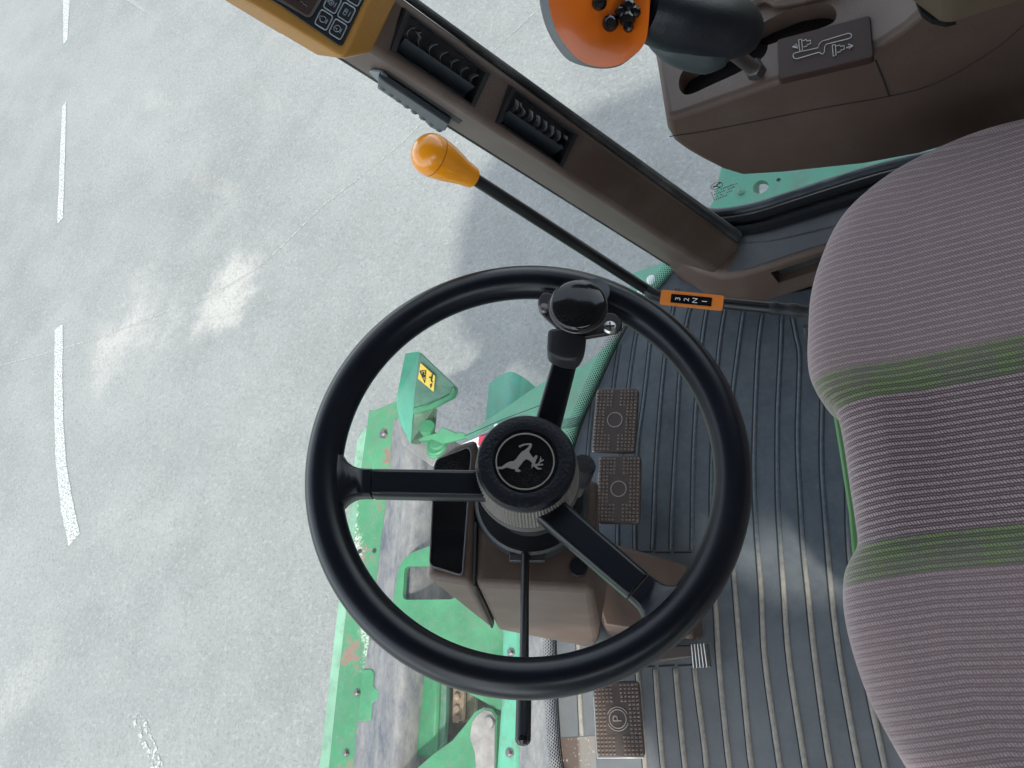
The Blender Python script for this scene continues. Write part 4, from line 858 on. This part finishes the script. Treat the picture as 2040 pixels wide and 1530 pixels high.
# arc-length based stripe coordinate: world y, kept from fanning at the corners
levels = [(-.16, .055, None), (-.10, .012, None), (-.05, .0015, None), (-.02, 0, None), (0, 0, None), (.012, .004, None), (.022, .012, None), (.029, .024, None), (.033, .042, None)]
for p in E:
    c = ctr(p); d = (c - p); d.z = 0; L = d.length; d.normalize(); row = []
    for dz, ins, _ in levels: row.append(p + d * ins + Vector((0, 0, dz)))
    for k in range(1, 15):
        t = k / 14; q = p + d * (.042 + (L - .042) * t)
        q.z = ZS + .033 + .012 * math.sin(min(1, t * 1.6) * math.pi / 2) - .012 * math.exp(-((q.y - .02) / .09) ** 2)
        row.append(q)
    grid.append(row)
vv = [[bm.verts.new(q) for q in row] for row in grid]
# stripe coordinate follows the cloth: y near the top, and around the edge it keeps the top value
def vuv(i, j):
    q = grid[i][j]; qt = grid[i][9]; s_ = 0
    for a in range(j, 9): s_ += (grid[i][a + 1] - grid[i][a]).length
    base = grid[i][max(j, 9)]
    return (base.x - s_, base.y * .985)
for i in range(len(vv) - 1):
    for j in range(len(vv[0]) - 1):
        f = bm.faces.new((vv[i][j], vv[i][j + 1], vv[i + 1][j + 1], vv[i + 1][j]))
        for lp, (a, b) in zip(f.loops, ((i, j), (i, j + 1), (i + 1, j + 1), (i + 1, j))): lp[uvl].uv = vuv(a, b)
fix(bm); cush = ob('cushion', bm, fabric(), st_, smooth=180)
bm = NB(); add_prism(bm, [PZ(x, y, .40) for x, y in [(1655, 800), (1672, 900), (1690, 1020), (1697, 1100), (1704, 1118), (1760, 1118), (1800, 800)]], (0, 0, -.05)); ob('base_plate', bm, seatgreen, st_, bevel=.003)
bm = NB(); add_box(bm, (.62, .03, .19), (.24, 0, 0), (0, .17, 0), (0, 0, .185)); ob('pedestal', bm, rubber, st_, bevel=.01)
bm = NB(); add_box(bm, (1.02, .05, .80), (.07, 0, .02), (0, .27, 0), (-.03, 0, .33)); ob('backrest', bm, M('backrest_cloth', (.10, .085, .10), .9), st_, bevel=.05, segs=5)

# ------------------------------------------------------------------ header and feeder ahead of the cab
hd = thing('harvester_header', (-1.4, 0, -1.3), 'worn green and grey steel front frame of the harvester, with rust and scraped paint', 'machine front')
HZ = -1.2
def HP(pts, z): return [PZ(x, y, z) for x, y in pts]
def plate(name, pts, z, t, m, bev=.004, parent=None, rnd=0, holes=(), lab=None):
    P = HP(pts, z)
    if rnd: P = roundpoly(P, rnd, 4)
    b = NB(); add_prism(b, P, (0, 0, -t))
    o = ob(name, b, m, parent or hd, bevel=bev if not holes else 0, smooth=30)
    for h in holes:
        c_ = NB(); hp = HP(h, z)
        if rnd: hp = roundpoly(hp, min(rnd, .02), 3)
        add_prism(c_, [p + Vector((0, 0, .05)) for p in hp], (0, 0, -t - .1)); cut(o, c_)
    if lab: o['label'] = lab
    return o
def ext_(pts): return pts
plate('lower_pan', [(735, 860), (860, 880), (1000, 1180), (1100, 1255), (1108, 1700), (800, 1700), (742, 1400), (735, 1200)], -1.42, .05, M('grime', (.075, .075, .06), .8, var=.4, vscale=25, dust=.3))
plate('front_lip', [(729, 848), (711, 876), (702, 945), (688, 1080), (673, 1205), (655, 1360), (635, 1530), (612, 1720), (632, 1720), (656, 1530), (674, 1360), (690, 1217), (705, 1080), (719, 945), (736, 870)], -1.235, .06, green_l)
plate('front_beam', [(735, 815), (742, 818), (792, 797), (802, 780), (835, 770), (838, 830), (800, 835), (783, 900), (776, 945), (768, 1010), (757, 1100), (745, 1200), (735, 1280), (725, 1335), (715, 1440), (708, 1530), (690, 1720), (632, 1720), (654, 1530), (672, 1360), (689, 1217), (704, 1080), (717, 945), (729, 860)], HZ, .08, green_w)
plate('beam_lug', [(722, 1333), (740, 1333), (745, 1340), (743, 1368), (755, 1374), (756, 1394), (742, 1398), (738, 1436), (712, 1437)], HZ + .012, .03, green_p, rnd=.01)
# worn tin cover, rolled over at its rear edge
bm = NB(); rows = []
tl = [(783, 835), (776, 945), (768, 1010), (757, 1100), (745, 1200), (735, 1280), (722, 1350), (712, 1440), (704, 1530), (686, 1720)]
trr = [(868, 860), (862, 945), (858, 1010), (853, 1100), (848, 1200), (842, 1280), (834, 1350), (824, 1440), (817, 1530), (800, 1720)]
for a, b in zip(tl, trr):
    A_ = PZ(*a, HZ + .003); B_ = PZ(*b, HZ); row = []; wv = B_ - A_
    for u, h in ((0, .0), (.2, .004), (.4, .012), (.47, .030), (.52, .034), (.60, .030), (.70, .034), (.8, .028), (.88, .010), (.95, -.03), (1.0, -.09), (1.0, -.22)): row.append(A_ + wv * u + Vector((0, 0, h)))
    rows.append(row)
add_loft(bm, rows, cap=False, closed=False); ob('tin_cover', bm, tin_m, hd, smooth=40)
plate('tin_gusset', [(793, 845), (790, 832), (800, 838), (880, 900), (862, 930), (800, 885)], HZ + .04, .02, tin_m)
plate('rear_plank', [(833, 1300), (874, 1300), (872, 1400), (867, 1500), (862, 1511), (822, 1509), (828, 1400)], -1.25, .04, green_p, .012)
plate('groove_rail', [(876, 1330), (889, 1330), (888, 1420), (883, 1480), (868, 1502), (871, 1420)], -1.27, .03, green_d)
plate('bolt_strip', [(903, 1330), (926, 1330), (922, 1435), (900, 1440)], -1.30, .02, M('rust_strip', (.17, .12, .08), .7, var=.4, vscale=30))
plate('olive_strip', [(926, 1330), (950, 1330), (946, 1430), (920, 1440)], -1.33, .02, M('olive', (.10, .10, .06), .7, var=.3, vscale=30))
for yy in (1388, 1412, 1432):
    bm = NB(); add_lathe(bm, [(.014, 0), (.014, .012), (.008, .016)], PZ(912, yy, -1.30), (0, 0, 1), 6); ob('bolt', bm, bpy.data.materials['rust_strip'], hd, smooth=0)
plate('hoist_plate', [(850, 1090), (815, 1103), (796, 1125), (782, 1200), (783, 1225), (800, 1260), (850, 1330), (905, 1365), (950, 1390), (1003, 1420), (1003, 1180), (930, 1060)], -1.12, .02, green_p, rnd=.03, holes=[[(806, 1128), (905, 1128), (907, 1194), (802, 1195)]])
plate('flange', [(830, 1530), (865, 1500), (900, 1475), (925, 1445), (945, 1418), (962, 1409), (980, 1412), (990, 1425), (988, 1530), (985, 1720), (600, 1720)], -1.10, .03, green_p, .004)
plate('scuffed_face', [(940, 1440), (950, 1425), (965, 1414), (978, 1417), (986, 1428), (985, 1530), (984, 1700), (950, 1700), (948, 1530), (946, 1500), (936, 1470)], -1.096, .002, M('scuffed', (.19, .175, .165), .6, var=.3, vscale=15, dust=.4), .001)
bm = NB(); add_lathe(bm, [(.018, 0), (.018, .015), (.010, .018)], PZ(977, 1440, -1.094), (0, 0, 1), 16); ob('bolt', bm, bpy.data.materials['scuffed'], hd)
plate('channel', [(990, 1240), (1040, 1240), (1038, 1400), (1035, 1530), (1030, 1720), (984, 1720), (986, 1530), (995, 1400), (998, 1262)], -1.06, .05, worn('green_paint_fresh', (.05, .22, .14), .0, scale=7), .02)
plate('deck_sheet', [(1036, 1230), (1120, 1230), (1125, 1700), (1028, 1700), (1033, 1530), (1037, 1400)], -1.0, .01, tin_m)
bm = NB(); add_lathe(bm, [(.03, -.2), (.03, 0)], PZ(1010, 1358, -1.05), (0, 0, 1), 12); bm.free()
for x, y, z in ((717, 1098, HZ), (746, 1097, HZ)):
    bm = NB(); add_lathe(bm, [(.010, -.004), (.010, .0015), (.0001, .0016)], PZ(x, y, z), (0, 0, 1), 16); ob('hole_plug', bm, gm, hd, smooth=0)
for x, y, z, r in ((764, 864, HZ, .016), (800, 1290, -1.118, .012), (880, 1330, -1.118, .012), (712, 1380, HZ + .001, .010), (690, 1500, HZ + .001, .010), (1018, 1300, -1.058, .010), (1015, 1500, -1.058, .010)):
    bm = NB(); add_lathe(bm, [(r * 1.5, 0), (r * 1.5, .003), (r, .003), (r, .011), (r * .7, .013)], PZ(x, y, z), (0, 0, 1), 6); ob('bolt', bm, steeld, hd, smooth=0)
# end shield with its warning plate
sh = thing('end_shield', PZ(850, 800, -1.1), 'upright green steel shield carrying a yellow warning sticker', 'machine shield')
e_t, e_b = [PZ(x, y, -.82) for x, y in [(808, 706), (834, 700), (836, 704)]], None
bm = NB(); add_prism(bm, [PZ(808, 704, -.82), PZ(835, 700, -.82), PZ(826, 790, -.95), PZ(818, 882, -1.10), PZ(797, 838, -1.12), PZ(790, 795, -1.12), PZ(798, 760, -1.0)], (-.01, 0, -.01)); ob('edge_flange', bm, green_l if False else worn('green_paint_flange', (.035, .20, .13), 0, scale=5), sh, smooth=0)
bm = NB(); add_prism(bm, [PZ(835, 702, -.825), PZ(907, 771, -.96), PZ(908, 780, -.98), PZ(902, 792, -1.0), PZ(862, 812, -1.02), PZ(824, 822, -1.0), PZ(829, 760, -.90)], (.004, .0, -.012)); ob('side_sheet', bm, green_d, sh, smooth=0)
bm = NB(); add_prism(bm, [PZ(906, 772, -.958), PZ(909, 781, -.978), PZ(904, 794, -.998), PZ(864, 816, -1.018), PZ(826, 826, -1.0), PZ(825, 815, -.99), PZ(862, 805, -1.008), PZ(898, 788, -.99)], (0, 0, .012)); ob('hem', bm, green_p, sh, bevel=.003)
bm = NB(); add_prism(bm, [PZ(825, 822, -1.0), PZ(866, 812, -1.02), PZ(860, 870, -1.2), PZ(855, 885, -1.22), PZ(818, 882, -1.1)], (0, .0, -.02)); ob('foot', bm, M('dark_green_steel', (.035, .085, .05), .6, var=.3, dust=.25), sh, smooth=0)
# warning plate printed symbols
def SH(x, y): # a point on the shield sheet, just proud of it
    a, b, c = PZ(835, 702, -.825), PZ(907, 771, -.96), PZ(824, 822, -1.0); n = (b - a).cross(c - a).normalized()
    if n.dot(CAM - a) < 0: n = -n
    return PN(x, y, a + n * .012, n), n
q = [SH(*p)[0] for p in [(838, 723), (867, 749), (864, 780), (833, 754)]]; nS = SH(850, 750)[1]
bm = NB(); add_prism(bm, q, nS * .002); ws = ob('warning_plate', bm, M('warn_yellow', (.62, .42, .03), .5, dust=.15), sh, smooth=0)
def WK(x, y): return SH(640 + x / 5.667, 680 + y / 5.667)[0] + nS * .0035
bm = NB(); add_tube(bm, [WK(1118, 332), WK(1182, 325), WK(1172, 460), WK(1118, 332)], .0028, 5)
add_tube(bm, [WK(1158, 345), WK(1150, 372), WK(1168, 392)], .004, 5); add_tube(bm, [WK(1145, 385), WK(1158, 400), WK(1175, 380)], .003, 5)
add_tube(bm, [WK(1225, 395), WK(1240, 412), WK(1258, 365), WK(1245, 440), WK(1262, 455)], .003, 5); add_tube(bm, [WK(1235, 478), WK(1240, 520), WK(1246, 500), WK(1250, 470)], .0022, 5)
ob('warning_print', bm, gm, ws, smooth=0)
# hose coupler
hc = thing('pipe_fitting', PZ(860, 875, -1.1), 'short green pipe stub, bent bracket and spring washers bolted beside the shield', 'pipe fitting')
bm = NB(); add_tube(bm, [PZ(857, 880, -1.10), PZ(851, 852, -1.02)], [.023, .024], 20); ob('stub', bm, green_p, hc)
bm = NB(); add_tube(bm, [PZ(852, 856, -1.035), PZ(850, 849, -1.015)], [.031, .031], 20); ob('collar', bm, green_p, hc)
bm = NB(); add_prism(bm, [PZ(832, 876, -1.04), PZ(845, 868, -1.03), PZ(870, 862, -1.02), PZ(880, 850, -1.0), PZ(910, 862, -1.0), PZ(920, 860, -1.0), PZ(940, 869, -1.0), PZ(905, 878, -1.02), PZ(880, 884, -1.03), PZ(862, 876, -1.04), PZ(838, 880, -1.05)], (0, 0, -.015)); ob('bracket', bm, green_p, hc, bevel=.004)
for k, (r, z) in enumerate(((.034, -1.05), (.028, -1.065), (.045, -1.08), (.026, -1.095), (.040, -1.11), (.022, -1.13))):
    bm = NB(); c = PZ(873 - k * 1.2, 882 + k * 3.6, z); add_lathe(bm, [(r * .9, -.010), (r, -.004), (r, .004), (r * .9, .010)], c, (.1, .3, 1), 20); ob('washer', bm, green_p, hc)
# rounded guard and sloping cover sheet
gd = thing('round_guard', PZ(1020, 800, -.9), 'rolled green sheet-metal guard behind the sloping cover', 'machine guard')
bm = NB(); rows = []
for k in range(17):
    u = k / 16; x = 974 + 104 * u; yt = 764 - 26 * math.sin(min(1, u * 1.9) * math.pi / 2) + 44 * max(0, (u - .35) / .65) ** 1.6; hz = -.80 + .12 * math.sin(u * math.pi)
    rows.append([PZ(x, yt, hz), PZ(x - 6, yt + 60, hz - .02), PZ(x - 12, 900, hz - .06), PZ(x - 12, 905, hz - .20)])
add_loft(bm, rows, cap=False, closed=False); ob('guard_sheet', bm, worn('green_paint_guard', (.03, .17, .12), .3, scale=8), gd, smooth=50)
cs = thing('sloping_cover', PZ(1050, 840, -.6), 'sloping pale green cover sheet below the windscreen corner', 'machine cover')
bm = NB(); add_prism(bm, [PZ(925, 868, -.78), PZ(1080, 762, -.62), PZ(1166, 726, -.52), PZ(1235, 668, -.42), PZ(1330, 900, -.40), PZ(1200, 1080, -.5), PZ(960, 900, -.76)], (0, 0, -.03)); bmesh.ops.triangulate(bm, faces=[f for f in bm.faces if len(f.verts) > 4]); ob('cover_sheet', bm, worn('green_paint_cover', (.05, .19, .115), .1, scale=4), cs, smooth=0)
bm = NB(); add_prism(bm, [PZ(1110, 842, -.5), PZ(1180, 830, -.48), PZ(1180, 846, -.48), PZ(1112, 856, -.5)], (0, 0, .02)); ob('cover_rib', bm, green_d, cs, smooth=0)
bm = NB(); add_tube(bm, [PZ(925, 869, -.76), PZ(1000, 836, -.7), PZ(1080, 806, -.6)], .0012, 6); ob('cover_seam', bm, gm, cs)
bm = NB(); add_tube(bm, [PZ(925, 885, -.70), PZ(960, 866, -.68), PZ(1010, 845, -.66)], .006, 8); rod = ob('cover_stay', bm, steeld, cs)
bm = NB(); bmesh.ops.create_icosphere(bm, subdivisions=2, radius=.010); bmesh.ops.translate(bm, verts=bm.verts, vec=PZ(990, 850, -.64)); ob('stay_knob', bm, white, cs)
rf = thing('marker_board', PZ(945, 878, -.66), 'small white and red marker strip on the green cover', 'marker')
bm = NB(); add_prism(bm, [PZ(918, 888, -.7), PZ(958, 871, -.68), PZ(956, 890, -.68), PZ(925, 900, -.7)], (0, 0, .008)); ob('white_strip', bm, white, rf, smooth=0)
bm = NB(); add_prism(bm, [PZ(957, 871, -.68), PZ(985, 868, -.67), PZ(984, 885, -.67), PZ(955, 888, -.68)], (0, 0, .009)); ob('red_strip', bm, M('reflector_red', (.55, .02, .06), .3), rf, smooth=0)
# green corner step seen under the post
stp = thing('corner_bracket', PZ(1290, 560, -.35), 'triangular green steel bracket with two bolts under the windscreen corner', 'bracket')
bm = NB(); add_prism(bm, [PZ(1248, 548, -.35), PZ(1330, 520, -.3), PZ(1420, 500, -.25), PZ(1420, 640, -.25), PZ(1270, 640, -.35)], (0, 0, -.03)); ob('bracket_plate', bm, worn('green_paint_step', (.06, .20, .13), 0, scale=5), stp, smooth=0)
for x, y in ((1300, 560), (1281, 585)):
    bm = NB(); add_lathe(bm, [(.013, 0), (.013, .01), (.008, .014)], PZ(x, y, -.33), (0, 0, 1), 12); ob('bolt', bm, M('bolt_white', (.5, .55, .52), .4) if 'bolt_white' not in bpy.data.materials else bpy.data.materials['bolt_white'], stp)
lp_ = thing('ladder_plate', PZ(1500, 380, -.5), 'green steel plate with round holes outside the side window', 'bracket')
b = NB(); add_prism(b, [PZ(x, y, -.5) for x, y in [(1437, 335), (1443, 300), (1900, 200), (1900, 420), (1406, 430), (1422, 400)]], (0, 0, -.02)); lpo = ob('hole_plate', b, worn('green_paint_side', (.04, .18, .12), 0, scale=5), lp_, smooth=0)
def disc(px, py, z, r): c = PZ(px, py, z); return [c + Vector((math.cos(t), math.sin(t), 0)) * r for t in [k * math.pi / 14 for k in range(28)]]
b = NB(); add_prism(b, [p + Vector((0, 0, .05)) for p in disc(1515, 372, -.5, .021)], (0, 0, -.12)); cut(lpo, b)
b = NB(); add_prism(b, [p + Vector((0, 0, .05)) for p in disc(1551, 358, -.5, .006)], (0, 0, -.12)); cut(lpo, b)
bm = NB(); add_lathe(bm, [(.008, 0), (.008, .006), (.005, .008)], PZ(1477, 384, -.5), (0, 0, 1), 16); ob('stud', bm, green_d, lp_)
bm = NB(); add_prism(bm, [PZ(x, y, -.62) for x, y in [(1480, 340), (1512, 350), (1512, 420), (1480, 420)]], (0, 0, -.01)); ob('rear_flange', bm, green_d, lp_, smooth=0)
